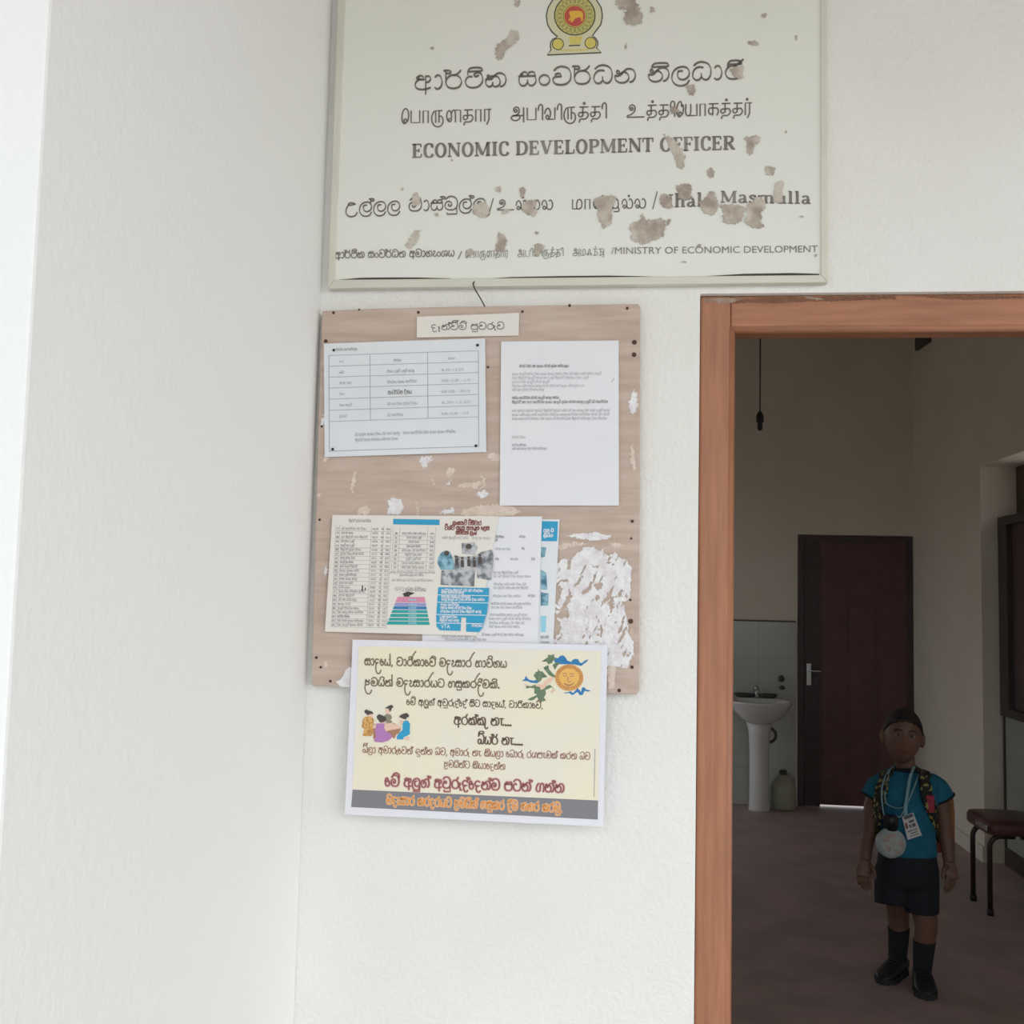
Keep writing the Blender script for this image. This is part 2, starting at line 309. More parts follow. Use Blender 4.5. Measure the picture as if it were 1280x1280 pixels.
TA = {
'E': (6.4, '4.6,1.8 3.4,3.6 2,2.2 3.2,.5 5.2,2 6,6 5.4,10.4 3.4,12.2 1.4,10.2 .4,6 .6,2 2,-.2 3.4,-.2'),
'O': (6.4, '4.6,1.8 3.4,3.6 2,2.2 3.2,.5 5.2,2 6,6 5.6,9.4 4.4,8.2 4.4,10.6 3.4,12.4 1.4,10.4 .4,6 .6,2 2,-.2 3.4,-.2'),
'p': (9.4, '-1,10 1,.3 8.2,.3 8.2,10'), 'A': (6.8, '-1,0 1,9.8 5.2,9.8 5.2,0'), 'r': (6.6, '-1,0 1,9.8 6.2,9.8|-4.6,9.8 4.6,1.4 2.8,-2.6'),
'R': (11.6, '2.8,9.4 1,6 .8,1.4 3,-2.6 6.6,-3.6 9.6,-1.4 10.2,2.2 9,4.8 6.8,5.4|-4,0 4,9.8 9.4,9.8|-6.8,9.8 6.8,0'),
'L': (13.6, '2.6,.6 1.2,3 1.2,7 3,9.7 4.8,7 4.8,2 3.6,.3 2.4,1.8 3.6,3.2|4.8,7 6.2,9.7 8,8.6 8.4,0|-8.4,9.8 12.6,9.8 12.6,0'),
't': (9.4, '-1.6,9.8 8.4,9.8|-4.2,9.8 4.2,2.6|4.2,5 1.6,5.2 .6,3.4 2,1.6 4,2.6|4.2,5 7.4,5.4 8.6,2.6 6.4,-.1 2.2,-.3 1.2,-2.8'),
'k': (9.6, '-1,9.8 8.6,9.8|-4.2,9.8 4.2,.3|4.2,6 1.6,6.2 .6,3.4 2.2,1 4.2,2.4|4.2,6 7.6,6.2 8.8,3.4 7.6,.3'),
'c': (9.2, '-1,9.8 8.4,9.8|-4.2,9.8 4.2,.3|4.2,5.4 7.4,5.6 8.4,2.8 6.4,.2 1,.3'), 'C': (11, '-1,9.8 8.4,9.8|-4.2,9.8 4.2,.3|4.2,5.4 7.4,5.6 8.4,2.8 6.4,.2 1,.3|-10,9.8 10,-2.4 6,-2.4'),
'a': (12.4, '3.6,8.2 4.6,9.2 5.6,8 4.6,6.8 3,7.6 2.8,9.8 4.8,11.2 7,9.8 7.2,6.8 5.2,4.6 1.8,4|1.8,4 .6,2 2.4,.2 5.4,0 7.6,1.6 7.4,4 5.2,4.6|-1.8,4 11,4|-11,10.6 11,-1.4'),
'i': (4.4, '-.2,8 .2,9.6|.2,9.4 .8,11.8 2.2,12.8 3.6,11.4 3.7,8|-3.7,9 3.7,0'),
'v': (10.2, '3.8,2.2 2.6,3.8 1.4,2.2 2.8,.4 4.8,2.2 5.2,6.4 3.6,9.4 1.4,8.2 .5,5|-3,.3 9,.3 9,9.8'),
'u': (16, '3.8,7.2 4.8,8.4 5.8,7.2 4.6,6 3,7 3,9.4 5,10.6 7.2,9 7,5.4 4.2,2.6 1,1.6 1,.3|-1,.3 15,.3'),
'y': (11.2, '1,9.8 .8,3 2.2,.4 4.2,1 5,3.4 5,9.8|-3.4,.4 10.2,.4 10.2,9.8'),
'l': (10.8, '3.8,2 2.6,3.6 1.4,2 2.8,.3 4.6,2 4.8,6 3.2,9.4 1.2,8 .6,4.6|4.7,2.4 6,.4 8.4,.4 9.8,3 9.8,7 8.2,9.8 6.8,8.6'),
'm': (10.4, '-1,9.8 1,.3 7.4,.3|-4.6,.3 4.6,6|4.6,6 6,9.6 8.4,9.2 9.2,6 8.8,2 7.2,.3'), 'M': (11.2, '-1,9.8 1,.3 7.4,.3|-4.6,.3 4.6,6|4.6,6 6,9.6 8.4,9.2 9.2,6 8.8,2 7.2,.3|9,2 9.6,-2.6 5.4,-3'),
's': (13.2, '2.6,.6 1.2,3 1.2,7 3,9.7 4.8,7 4.8,2 3.6,.3 2.4,1.8 3.6,3.2|4.8,7 6.2,9.7 8,8 8,.3 12,.3 12,6 10.6,8.4 8.4,7'),
'I': (10, '3,2 2,3.4 1,2 2.2,.4 3.8,2 4,7.6 5.4,9.8 6.8,7.6 6.6,2 8,.4 9.2,2 8.2,3.4 7.2,2.2'),
'.': (0, 'o-4.8,12.8 .6,.7'), ' ': (7, ''), '/': (8, '-.5,-3 6.5,14'),
}
# bold slab serif capitals (cap height 10) and lower case (x-height 6.8)
SF = {
'E': (7.4, '*1.8,0 1.8,10|,.2,.4 6.4,.4|,.2,9.6 6.2,9.6|,1.8,5.1 4.8,5.1|,6.3,.2 6.5,2.8|,6,9.8 6.2,7.4|,4.8,3.8 4.8,6.4'),
'C': (7.4, '~6.4,7.4 5.6,9.2 4,9.8 1.9,8.6 1.2,5 1.9,1.4 4,.2 5.8,.8 6.6,2.4|,6.4,9.8 6.4,6.8'),
'O': (8.6, 'O4.3,5 3.1,4.9'), 'N': (9.2, ',1.4,0 1.4,10|*1.6,9.6 7.4,.6|,7.6,0 7.6,10|,.2,.4 2.8,.4|,.2,9.6 2.2,9.6|,6.2,9.6 9,9.6'),
'M': (11.4, ',1.5,0 1.5,10|*1.8,9.6 5.4,1|,5.6,.6 9,9.6|*9.3,0 9.3,10|,.2,.4 3,.4|,.2,9.6 2.4,9.6|,7.8,.4 10.9,.4|,9,9.6 10.9,9.6'),
'I': (4.4, '*2.1,0 2.1,10|,.3,.4 3.9,.4|,.3,9.6 3.9,9.6'), 'D': (8.8, '*1.9,0 1.9,10|,.3,.4 4,.4|,.3,9.6 4,9.6|~4,9.6 6.6,8.4 7.5,5 6.6,1.6 4,.4'),
'V': (8.8, '*1.6,9.8 4.4,.6|,4.6,.2 7.2,9.8|,.1,9.6 3.2,9.6|,5.8,9.6 8.7,9.6'), 'L': (7, '*1.9,0 1.9,10|,.3,.4 6.2,.4|,.3,9.6 3.8,9.6|,6.1,.2 6.4,3.2'),
'P': (7.6, '*1.9,0 1.9,10|,.3,.4 3.8,.4|,.3,9.6 4,9.6|~4,9.6 5.9,8.9 6.4,7.2 5.8,5.4 3.8,4.6 2,4.6'), 'T': (7.6, '*3.8,0 3.8,10|,.3,9.6 7.3,9.6|,2.2,.4 5.4,.4|,.4,9.8 .4,7|,7.2,9.8 7.2,7'),
'F': (6.8, '*1.9,0 1.9,10|,.3,.4 3.8,.4|,.3,9.6 6,9.6|,1.9,5 4.7,5|,5.9,9.8 6.1,7.3|,4.7,3.8 4.7,6.2'),
'R': (8.6, '*1.9,0 1.9,10|,.3,.4 3.8,.4|,.3,9.6 4,9.6|~4,9.6 5.9,9 6.4,7.4 5.8,5.8 3.8,5 2,5|*4,5 6.8,.6|,6.4,.4 8.4,.4'),
'U': (9, '*1.9,10 1.9,3|~1.9,3.4 2.6,1 4.4,.3 6.2,1 7,3.4|,7,3 7,10|,.3,9.6 3.6,9.6|,5.6,9.6 8.6,9.6'),
'l': (4.2, '*2,0 2,10.8|,.3,.4 3.8,.4|,.5,10.4 2,10.4'), 'a': (6.8, '*4.8,.6 4.8,4.6|~4.8,4.6 4,6.4 2.4,6.6 1,5.6|~4.6,3.6 2.2,3.2 1.2,2 1.8,.6 3.2,.4 4.8,1.8|,4.8,.5 6.5,.5'),
's': (5.6, '~4.6,5.4 3.2,6.6 1.4,5.8 1.6,4.4 3.8,3 4.6,1.8 3.8,.6 2.2,.2 .8,1.2|,4.6,6.6 4.6,4.8|,.8,2 .8,.2'),
'm': (11.6, '*1.9,0 1.9,6.6|*5.8,0 5.8,5|*9.7,0 9.7,5|~1.9,5.4 3.6,6.5 5.4,6.2 5.8,4.8|~5.8,5.4 7.4,6.5 9.2,6.2 9.7,4.8|,.3,.4 3.4,.4|,4.4,.4 7.2,.4|,8.2,.4 11.2,.4|,.4,6.3 1.9,6.3'),
'u': (8, '*1.9,6.6 1.9,2|~1.9,2.4 2.4,.8 3.8,.3 5.8,1.6|*5.9,0 5.9,6.6|,.4,6.3 1.9,6.3|,4.4,6.3 5.9,6.3|,5.9,.4 7.6,.4'),
'h': (8, '*1.9,0 1.9,10.8|*5.9,0 5.9,5|~1.9,5.2 3.6,6.5 5.4,6.2 5.9,4.8|,.4,10.4 1.9,10.4|,.3,.4 3.4,.4|,4.6,.4 7.4,.4'),
'/': (6, ',.5,-1.5 5,11.5'), ' ': (3.6, ''), '.': (3, 'o1.5,.8 .8,.8')}
def parse(src):
    out = []
    for s in src.split('|'):
        s = s.strip()
        if not s: continue
        k = s[0] if s[0] in '-o*,~O' else 'c'
        q = [tuple(float(a) for a in t.split(',')) for t in (s[1:] if k != 'c' else s).split()]
        out.append((k, q))
    return out
GC = {}
def glyph(font, key):
    g = (id(font), key)
    if g not in GC: GC[g] = (font[key][0], parse(font[key][1]))
    return GC[g]
def shift(st, dx, dy=0): return [(k, [(x+dx, y+dy) if not (k in 'oO' and i) else (x, y) for i, (x, y) in enumerate(q)]) for k, q in st]
def lay_si(s, cursive=False):       # strokes of a whole line and its natural width
    out = []; x = 0.0; i = 0
    s = s.replace('\u200d', '')
    while i < len(s):
        ch = s[i]; i += 1
        if ch == 'ආ': ch = 'අ'; s = s[:i]+'ා'+s[i:]
        signs = []
        while i < len(s) and s[i] in 'ාැෑිීුූෙේොෝ්':
            if s[i] == '්' and i+1 < len(s) and s[i+1] == 'ය' and ch in 'ද' or (s[i] == '්' and i+1 < len(s) and s[i+1] == 'ය' and ch == 'ත' and 'ංශ' in s[i:i+4]):
                signs.append('Y'); i += 2
            else: signs.append(s[i]); i += 1
        if ch not in SI: x += 5; continue
        if any(t in 'ෙේොෝ' for t in signs):
            w, st = glyph(SI, 'ෙ'); out += shift(st, x); x += w+.6
        w, st = glyph(SI, ch)
        if cursive and ch == 'ර': st = [('c', [(18.5, 24), (14.5, 20), (11.4, 15.5), (9, 12), (7.4, 10.4), (4, 9.7), (1.6, 7.4), (.9, 4), (2.6, 1), (6, 0), (9.6, 1), (11.3, 4.2), (10.6, 7.4), (9, 10), (9.2, 12)])]
        if cursive and ch == 'ද': st = [st[0], ('c', [(4.4, 4), (2.8, 1), (2, -5), (3.6, -11.4), (7, -14), (10.6, -12.4), (12.6, -8)])]
        if cursive and ch == 'ළ': st = st[:3]+[('c', [(2, 2.2), (.2, -1), (.6, -7), (3.4, -12), (7.4, -13.4), (11, -11.4), (12.8, -7)])]
        out += shift(st, x)
        top = 13.4 if ch in TALL else 11.2 if ch == 'ථ' else 10
        a, b = x+w*.18, x+w*.92
        for t in signs:
            if t == 'ි' or t == 'ී':
                m = (a+b)/2
                if cursive: out.append(('c', [(a+w*.2, top+1), (a+w*.15, top+3.6), (m+w*.1, top+5), (b, top+3.4), (b-w*.08, top+.6), (b-.1*w, top-2)]))
                else:
                    out.append(('c', [(a, top-1.2), (a+.2, top+1.6), (a+1.8, top+3.5), (m, top+3.9), (b-1.4, top+3.6), (b, top+2.4), (b-.8, top+1.2), (m, top+1.1), (a+.6, top+1)]))
                if t == 'ී': out.append(('c', [(b-1.2, top+2), (b, top+3.4), (b+1.2, top+4.6)]))
            elif t in '්ේෝ':
                if ch in TALL: out.append(('c', [(x+w*.3, top), (x+w*.42, top+2.3), (x+w*.7, top+2.8), (x+w*.95, top+1), (x+w*.97, top-3)]))
                elif cursive: out.append(('-', [(x+w*.9, 0), (x+w*.92, 19)]))
                else:
                    fx = x+w*.07 if ch == 'ර' else x+w*.86
                    out.append(('-', [(fx, 5 if ch == 'ර' else 8), (fx, 13.6)])); out.append(('c', [(fx-1.4, 13.5), (fx+1.6, 13.6), (fx+3.4, 12.8), (fx+2.6, 11.4), (fx+.2, 11.5)]))
            elif t in 'ුූ':
                if ch == 'ර': out.append(('c', [(x+w*.92, 6), (x+w+1.2, 6.6), (x+w+.8, 4), (x+w-.4, 2.8), (x+w+1.2, 1), (x+w+1.4, -1.4), (x+w+3.6, -1.6)])); x += 3.6
                elif ch in 'කත': out.append(('c', [(x+w*.9, 2), (x+w*.88, -2), (x+w*.98, -4.4), (x+w+1.6, -4.6), (x+w+3.2, -3)])); x += 1.6
                else: out.append(('-', [(x+w*.9, 1.5 if ch != 'ල' else 1), (x+w*.9, -4.2 if ch != 'ල' else -5.6), (x+w*.2, -4.2 if ch != 'ල' else -5.6), (x+w*.2, -2.8 if ch != 'ල' else -4.6)]))
        x += w+.7
        for t in signs:
            if t in 'ාොෝ': g = 'ා'
            elif t in 'ැෑY': g = t
            else: continue
            w2, st2 = glyph(SI, g); out += shift(st2, x); x += w2+.5
    return out, x
def lay_plain(font, s, gap=.7):
    out = []; x = 0
    for ch in s:
        if ch not in font: x += 4; continue
        w, st = glyph(font, ch); out += shift(st, x); x += w+(gap if w else 0)
    return out, x

class Sheet:                           # a flat or gently curled surface facing the porch
    def __init__(s, y, box=None, lift=None): s.y = y; s.box = box; s.lift = lift
    def pt(s, px, py, eps=0.0):
        p = onw(px, py, s.y)
        if s.lift:
            x0, y0, x1, y1 = s.box; p.y -= s.lift((px-x0)/(x1-x0), (py-y0)/(y1-y0))
        p.y -= eps; return p
class Ink:
    def __init__(s, sheet, eps=.0005): s.sh = sheet; s.eps = eps; s.mb = MB()
    def poly(s, pts, smooth=0, eps=None, holes=()):
        loops = [pts]+list(holes)
        if smooth: loops = [[(p.x, p.y) for p in spline([(a, b, 0) for a, b in L], smooth, True)] for L in loops]
        tri = tessellate_polygon([[Vector((a, b, 0)) for a, b in L] for L in loops])
        flat = [q for L in loops for q in L]
        s.mb.add([s.sh.pt(a, b, s.eps if eps is None else eps) for a, b in flat], [tuple(t) for t in tri]); return s
    def disc(s, cx, cy, rx, ry=None, n=20, rot=0):
        ry = ry or rx; c, q = math.cos(rot), math.sin(rot); P = []
        for k in range(n):
            t = 2*math.pi*k/n; a, b = rx*math.cos(t), ry*math.sin(t); P.append((cx+a*c-b*q, cy+a*q+b*c))
        s.mb.add([s.sh.pt(a, b, s.eps) for a, b in P], [tuple(range(n))]); return s
    def stroke(s, pts, w, contrast=0, closed=False, cap=True, ends=None):
        n = len(pts); v = []
        for i, (x, y) in enumerate(pts):
            a = pts[i-1] if (i or closed) else pts[i]; b = pts[(i+1) % n] if (i < n-1 or closed) else pts[i]
            dx, dy = b[0]-a[0], b[1]-a[1]; L = math.hypot(dx, dy) or 1; dx /= L; dy /= L
            ww = w*(1-contrast+contrast*abs(dx*.96-dy*.28)) if contrast >= 0 else w*(1+contrast-contrast*abs(dy))
            if ends: ww *= ends+(1-ends)*math.sin(math.pi*i/(n-1))
            v += [s.sh.pt(x-dy*ww/2, y+dx*ww/2, s.eps), s.sh.pt(x+dy*ww/2, y-dx*ww/2, s.eps)]
        f = [(2*i, 2*i+1, 2*i+3, 2*i+2) for i in range(n-1)]
        if closed: f.append((2*n-2, 2*n-1, 1, 0))
        s.mb.add(v, f)
        if cap and not closed and w > .9:
            for (x, y) in (pts[0], pts[-1]): s.disc(x, y, w*.42*(1-max(contrast, 0)*.5), n=7)
        return s
    def line(s, x0, y0, x1, y1, w, seg=1):
        return s.stroke([(x0+(x1-x0)*i/seg, y0+(y1-y0)*i/seg) for i in range(seg+1)], w, cap=False)
    def strokes(s, lay, x0, y0, x1, y1, h, w, contrast=0, seg=4, curve=0, grid=10.0):
        st, W = lay; sx = (x1-x0)/W; sy = h/grid; k = (y1-y0)/(x1-x0)
        def T(p):
            X = x0+p[0]*sx; u = (X-x0)/(x1-x0); return (X, y0+k*(X-x0)-p[1]*sy+curve*4*u*(1-u))
        for kind, q in st:
            if kind in 'oO':
                (cx, cy), (rx, ry) = q; P = [(cx+rx*math.cos(2*math.pi*t/14), cy+ry*math.sin(2*math.pi*t/14)) for t in range(14)]
                s.stroke([T(p) for p in P], w*(1.05 if kind == 'O' else 1), -.55 if kind == 'O' else contrast, closed=True)
            elif kind in '-': s.stroke([T(p) for p in q], w, contrast)
            elif kind == '*': s.stroke([T(p) for p in q], w*1.1, 0, cap=False)
            elif kind == ',': s.stroke([T(p) for p in q], w*.5, 0, cap=False)
            elif kind == '~': s.stroke([T(p) for p in [(a.x, a.y) for a in spline([(a, b, 0) for a, b in q], seg)]], w*1.05, -.55, cap=False)
            else: s.stroke([T((a.x, a.y)) for a in spline([(a, b, 0) for a, b in q], seg)], w, contrast)
        return s
    def si(s, t, x0, y0, x1, y1, h, w, contrast=0, seg=4, cursive=False, curve=0): return s.strokes(lay_si(t, cursive), x0, y0, x1, y1, h, w, contrast, seg, curve)
    def ta(s, t, x0, y0, x1, y1, h, w, contrast=0): return s.strokes(lay_plain(TA, t), x0, y0, x1, y1, h, w, contrast)
    def serif(s, t, x0, y0, x1, y1, h, w): return s.strokes(lay_plain(SF, t, .35), x0, y0, x1, y1, h, w)
    def latin(s, t, x0, y0, x1, y1, h, capf=.70):
        c = bpy.data.curves.new('t', 'FONT'); c.body = t; c.resolution_u = 3
        o = bpy.data.objects.new('t', c); COL.objects.link(o); bpy.context.view_layer.update()
        me = bpy.data.meshes.new_from_object(o.evaluated_get(bpy.context.evaluated_depsgraph_get()))
        xs = [v.co.x for v in me.vertices]; a, b = min(xs), max(xs); sx = (x1-x0)/(b-a); k = (y1-y0)/(x1-x0)
        V = []
        for v in me.vertices:
            X = x0+(v.co.x-a)*sx; V.append(s.sh.pt(X, y0+k*(X-x0)-v.co.y*h/capf, s.eps))
        s.mb.add(V, [tuple(p.vertices) for p in me.polygons])
        bpy.data.objects.remove(o); bpy.data.curves.remove(c); bpy.data.meshes.remove(me); return s
    def out(s, name, material, parent):
        if not s.mb.f: return None
        return mesh_obj(name, s.mb.v, s.mb.f, material, parent)
def paper(name, sheet, quad, material, nx=10, ny=10, thick=.0006, parent=None):   # quad: TL TR BR BL in the photo's frame
    (ax, ay), (bx, by), (cx, cy), (dx, dy) = quad; v = []; f = []
    for j in range(ny+1):
        for i in range(nx+1):
            u, w = i/nx, j/ny
            v.append(sheet.pt((ax*(1-u)+bx*u)*(1-w)+(dx*(1-u)+cx*u)*w, (ay*(1-u)+by*u)*(1-w)+(dy*(1-u)+cy*u)*w))
    N = len(v); v += [p+Vector((0, thick, 0)) for p in v]
    for j in range(ny):
        for i in range(nx):
            a = j*(nx+1)+i; q = (a, a+nx+1, a+nx+2, a+1); f.append(q); f.append(tuple(N+t for t in reversed(q)))
    rim = [i for i in range(nx+1)]+[(j*(nx+1)+nx) for j in range(1, ny+1)]+[ny*(nx+1)+i for i in range(nx-1, -1, -1)]+[j*(nx+1) for j in range(ny-1, 0, -1)]
    for k in range(len(rim)):
        a, b = rim[k], rim[(k+1) % len(rim)]; f.append((a, b, N+b, N+a))
    return mesh_obj(name, v, f, material, parent)
def inside(x, y, L):
    c = False; j = len(L)-1
    for i in range(len(L)):
        if (L[i][1] > y) != (L[j][1] > y) and x < (L[j][0]-L[i][0])*(y-L[i][1])/(L[j][1]-L[i][1])+L[i][0]: c = not c
        j = i
    return c
def ragged(name, sheet, outlines, holes, material, parent, eps, cell=.7, jit=1.4, freq=.33, hole_noise=0):
    # a flake with torn edges: small cells kept where they lie inside the wavering outline
    xs = [x for L in outlines for x, _ in L]; ys = [y for L in outlines for _, y in L]
    nx = int((max(xs)-min(xs)+4)/cell); ny = int((max(ys)-min(ys)+4)/cell); x0, y0 = min(xs)-2, min(ys)-2
    vid = {}; V = []; F = []
    def vert(i, j):
        if (i, j) not in vid:
            vid[i, j] = len(V); V.append(sheet.pt(x0+i*cell, y0+j*cell, eps))
        return vid[i, j]
    for i in range(nx):
        for j in range(ny):
            x, y = x0+(i+.5)*cell, y0+(j+.5)*cell
            a = noise.noise((x*freq, y*freq, 1.7))*jit+noise.noise((x*freq*3, y*freq*3, 4.2))*jit*.5; b = noise.noise((x*freq, y*freq, 9.1))*jit
            if any(inside(x+a, y+b, L) for L in outlines) and not any(inside(x+a, y+b, L) for L in holes):
                if hole_noise and noise.noise((x*.17+y*.085, y*.045-x*.03, 3.3))+.4*noise.noise((x*.5+y*.2, y*.25, 7.3)) > hole_noise: continue
                F.append((vert(i, j), vert(i, j+1), vert(i+1, j+1), vert(i+1, j)))
    return mesh_obj(name, V, F, material, parent) if F else None
def scrap(name, sheet, pts, material, parent, thick=.0005, eps=.0003, smooth=0, holes=()):
    k = Ink(sheet, eps); k.poly(pts, smooth, holes=holes)
    return k.out(name, material, parent)
def blob(cx, cy, rx, ry, rot=0, n=16, rough=.35, seed=0):
    R = random.Random(seed); P = []
    for k in range(n):
        t = 2*math.pi*k/n; r = 1+R.uniform(-rough, rough)
        a, b = rx*r*math.cos(t), ry*r*math.sin(t); P.append((cx+a*math.cos(rot)-b*math.sin(rot), cy+a*math.sin(rot)+b*math.cos(rot)))
    return P
# ------------------------------------------------------------------ the setting
XL = onw(384, 850).x                                   # inner corner of the porch
YE = onx(43, 320, XL).y                                # free end of the projecting wall
DX0 = onw(871.5, 800, 0).x; DZ1 = onw(1000, 366, 0).z  # opening in the front wall
YB = onf(915, 1004).y; XR = onw(1143, 800, YB).x       # back and right walls of the room
RX0, RH, FT = -1.25, 3.6, .16
DX1 = DX0+1.02
m = MB(); m.box(XL-.23, DX0, 0, FT, 0, RH); m.box(DX0, DX1, 0, FT, DZ1, RH); m.box(DX1, 1.25, 0, FT, 0, RH); m.box(1.25, 2.07, 0, FT, 0, .8); m.box(1.25, 2.07, 0, FT, 2.6, RH); m.box(2.05, 4.2, 0, FT, 0, RH); m.box(-3.2, XL-.23, 0, FT, 0, RH)
struct(m.out('wall_front', M_WALL))
m = MB().box(XL-.24, XL, YE, 0, 0, 3.02); o = struct(m.out('wall_left', M_WALLL, bevel=.004))
m = MB().box(RX0, XR+.5, YB, YB+.15, 0, RH); bw = m
# back doorway is cut out of the back wall
B0 = onw(997, 800, YB).x; B1 = XR-.005; BZ = onw(1070, 669, YB).z
m = MB(); m.box(RX0, B0, YB, YB+.15, 0, RH); m.box(B0, B1, YB, YB+.15, BZ, RH); m.box(B1, XR+.6, YB, YB+.15, 0, RH)
struct(m.out('wall_back', M_ROOMW))
aj = onx(1225, 583, XR); AY, AZ = aj.y, aj.z           # alcove in the right wall
AX = onw(1277, 620, AY).x; AY0 = 2.75
m = MB(); m.box(XR, XR+.15, AY, YB, 0, RH); m.box(XR, XR+.15, FT, AY0, 0, RH); m.box(XR, XR+.15, AY0, AY, AZ, RH)
m.box(XR+.15, AX, AY, AY+.12, 0, RH); m.box(XR+.15, AX, AY0-.12, AY0, 0, RH); m.box(XR+.15, AX, AY0, AY, AZ, AZ+.12)
WA, WB = AY0+.1, AY-.3; m.box(AX, AX+.1, AY0-.12, AY+.12, 0, 1.5); m.box(AX, AX+.1, AY0-.12, AY+.12, AZ-.03, RH); m.box(AX, AX+.1, AY0-.12, WA, 1.5, AZ-.03); m.box(AX, AX+.1, WB, AY+.12, 1.5, AZ-.03)  # out-of-view opening in the alcove back, added so daylight reaches the jamb
struct(m.out('wall_right', M_ROOMW))
WY0, WY1, WZ0, WZ1 = 4.05, 5.65, .12, 2.0
m = MB(); m.box(RX0-.15, RX0, FT, WY0, 0, RH); m.box(RX0-.15, RX0, WY1, YB, 0, RH); m.box(RX0-.15, RX0, WY0, WY1, 0, WZ0); m.box(RX0-.15, RX0, WY0, WY1, WZ1, RH)
struct(m.out('wall_side', M_ROOMW))
struct(MB().box(RX0, AX+.1, 0, YB+.15, -.06, 0).out('floor', M_FLOOR))
struct(MB().box(RX0-.15, AX+.1, 0, YB+.15, RH, RH+.08).out('ceiling', M_ROOMW))
struct(MB().box(-3.2, 4.2, -2.6, 0, -.10, -.01).out('floor_porch', M_PORCH))
struct(MB().box(-3.2, 4.2, -2.3, 0, 3.02, 3.09).out('ceiling_porch', M_ROOF))
struct(MB().box(-30, 30, -40, 40, -.5, -.16).out('ground', M_GROUND))
# grille window in the side wall that lets daylight in by the basin
wnd = MB().box(RX0-.13, RX0-.05, WY0, WY0+.05, WZ0, WZ1).box(RX0-.13, RX0-.05, WY1-.05, WY1, WZ0, WZ1).box(RX0-.13, RX0-.05, WY0, WY1, WZ0, WZ0+.05).box(RX0-.13, RX0-.05, WY0, WY1, WZ1-.05, WZ1).box(RX0-.13, RX0-.05, 4.83, 4.87, WZ0, WZ1).out('window_1', M_DARKW)
struct(wnd)
g = MB()
for k in range(8): g.tube([(RX0-.09, WY0+.05, WZ0+.2+k*.18), (RX0-.09, WY1-.05, WZ0+.2+k*.18)], .006, 6)
g.out('window_grille', M_DARKW, wnd)
# unseen grille window added right of the doorway to brighten the room
w3 = struct(MB().box(1.25, 1.30, .03, .11, .8, 2.6).box(2.02, 2.07, .03, .11, .8, 2.6).box(1.3, 2.02, .03, .11, .8, .85).box(1.3, 2.02, .03, .11, 2.55, 2.6).box(1.3, 2.02, .04, .1, 2.02, 2.06).out('window_added', M_FRAMEW))
g = MB()
for k in range(6): g.tube([(1.28+.1085*(k+.7), .07, .82), (1.28+.1085*(k+.7), .07, 2.58)], .006, 6)
g.out('window_grille', M_DARKW, w3)
# tiles on the back wall beside the door
tz = onw(955, 775, YB).z; tx0, tx1 = B0-1.36, B0-.012
tl = MB().box(tx0, tx1, YB-.006, YB+.001, 0, tz).out('trim_1', M_GROUT); struct(tl)
t = MB(); nx_, nz_ = 5, 5
for i in range(nx_):
    for k in range(nz_):
        x0 = tx0+(tx1-tx0)*i/nx_; x1 = tx0+(tx1-tx0)*(i+1)/nx_; z0 = (tz-.012)*k/nz_; z1 = (tz-.012)*(k+1)/nz_
        t.box(x0+.0006, x1-.0006, YB-.012, YB-.005, z0+.0006, z1-.0006)
t.out('tiles', M_TILE, tl)
# corner wall-plate end under the ceiling
ta, tb_ = onx(1143.5, 438.5, XR-.03), onx(1159, 427, XR-.03)
q4 = [ta, tb_, tb_+Vector((0, 0, .1)), Vector((ta.x, ta.y, tb_.z+.1))]
struct(MB().add(q4+[v+Vector((.028, 0, 0)) for v in q4], [(0, 1, 2, 3), (7, 6, 5, 4), (0, 4, 5, 1), (1, 5, 6, 2), (2, 6, 7, 3), (3, 7, 4, 0)]).out('trim_2', M_DARKW))

# front door frame set in the opening
fx1 = onw(917, 800, .014).x; fz1 = onw(1000, 413.5, .014).z; fz0 = DZ1
FD = .10
fr = bpy.data.objects.new('door_1', None); COL.objects.link(fr); fr.location = (DX0+.03, .05, 0); struct(fr)
fw = fx1-DX0
MB().box(DX0+.002, fx1-.008, .014, FD, 0, fz0-.0004).out('door_jamb', M_FRAMEW, fr, bevel=.004)
MB().box(DX1-fw+.006, DX1-.002, .014, FD, 0, fz0-.0004).out('door_jamb', M_FRAMEW, fr, bevel=.004)
MB().box(fx1-.008, DX1-fw+.006, .0142, FD, fz1+.007, fz0-.0004).out('door_head', M_FRAMEH, fr, bevel=.003)
# rounded bead that runs along the inner edge of the frame
MB().tube([(fx1-.008, .022, 0), (fx1-.008, .022, fz1+.006)], .0085, 10).out('door_bead', M_FRAMEW, fr, True)
MB().tube([(fx1-.008, .022, fz1+.006), (DX1-fw+.006, .022, fz1+.006)], .0085, 10).out('door_bead', M_FRAMEH, fr, True)
MB().box(fx1-.008, fx1-.002, .034, FD, 0, fz1+.004).out('door_rebate', M_FRAMEW, fr)

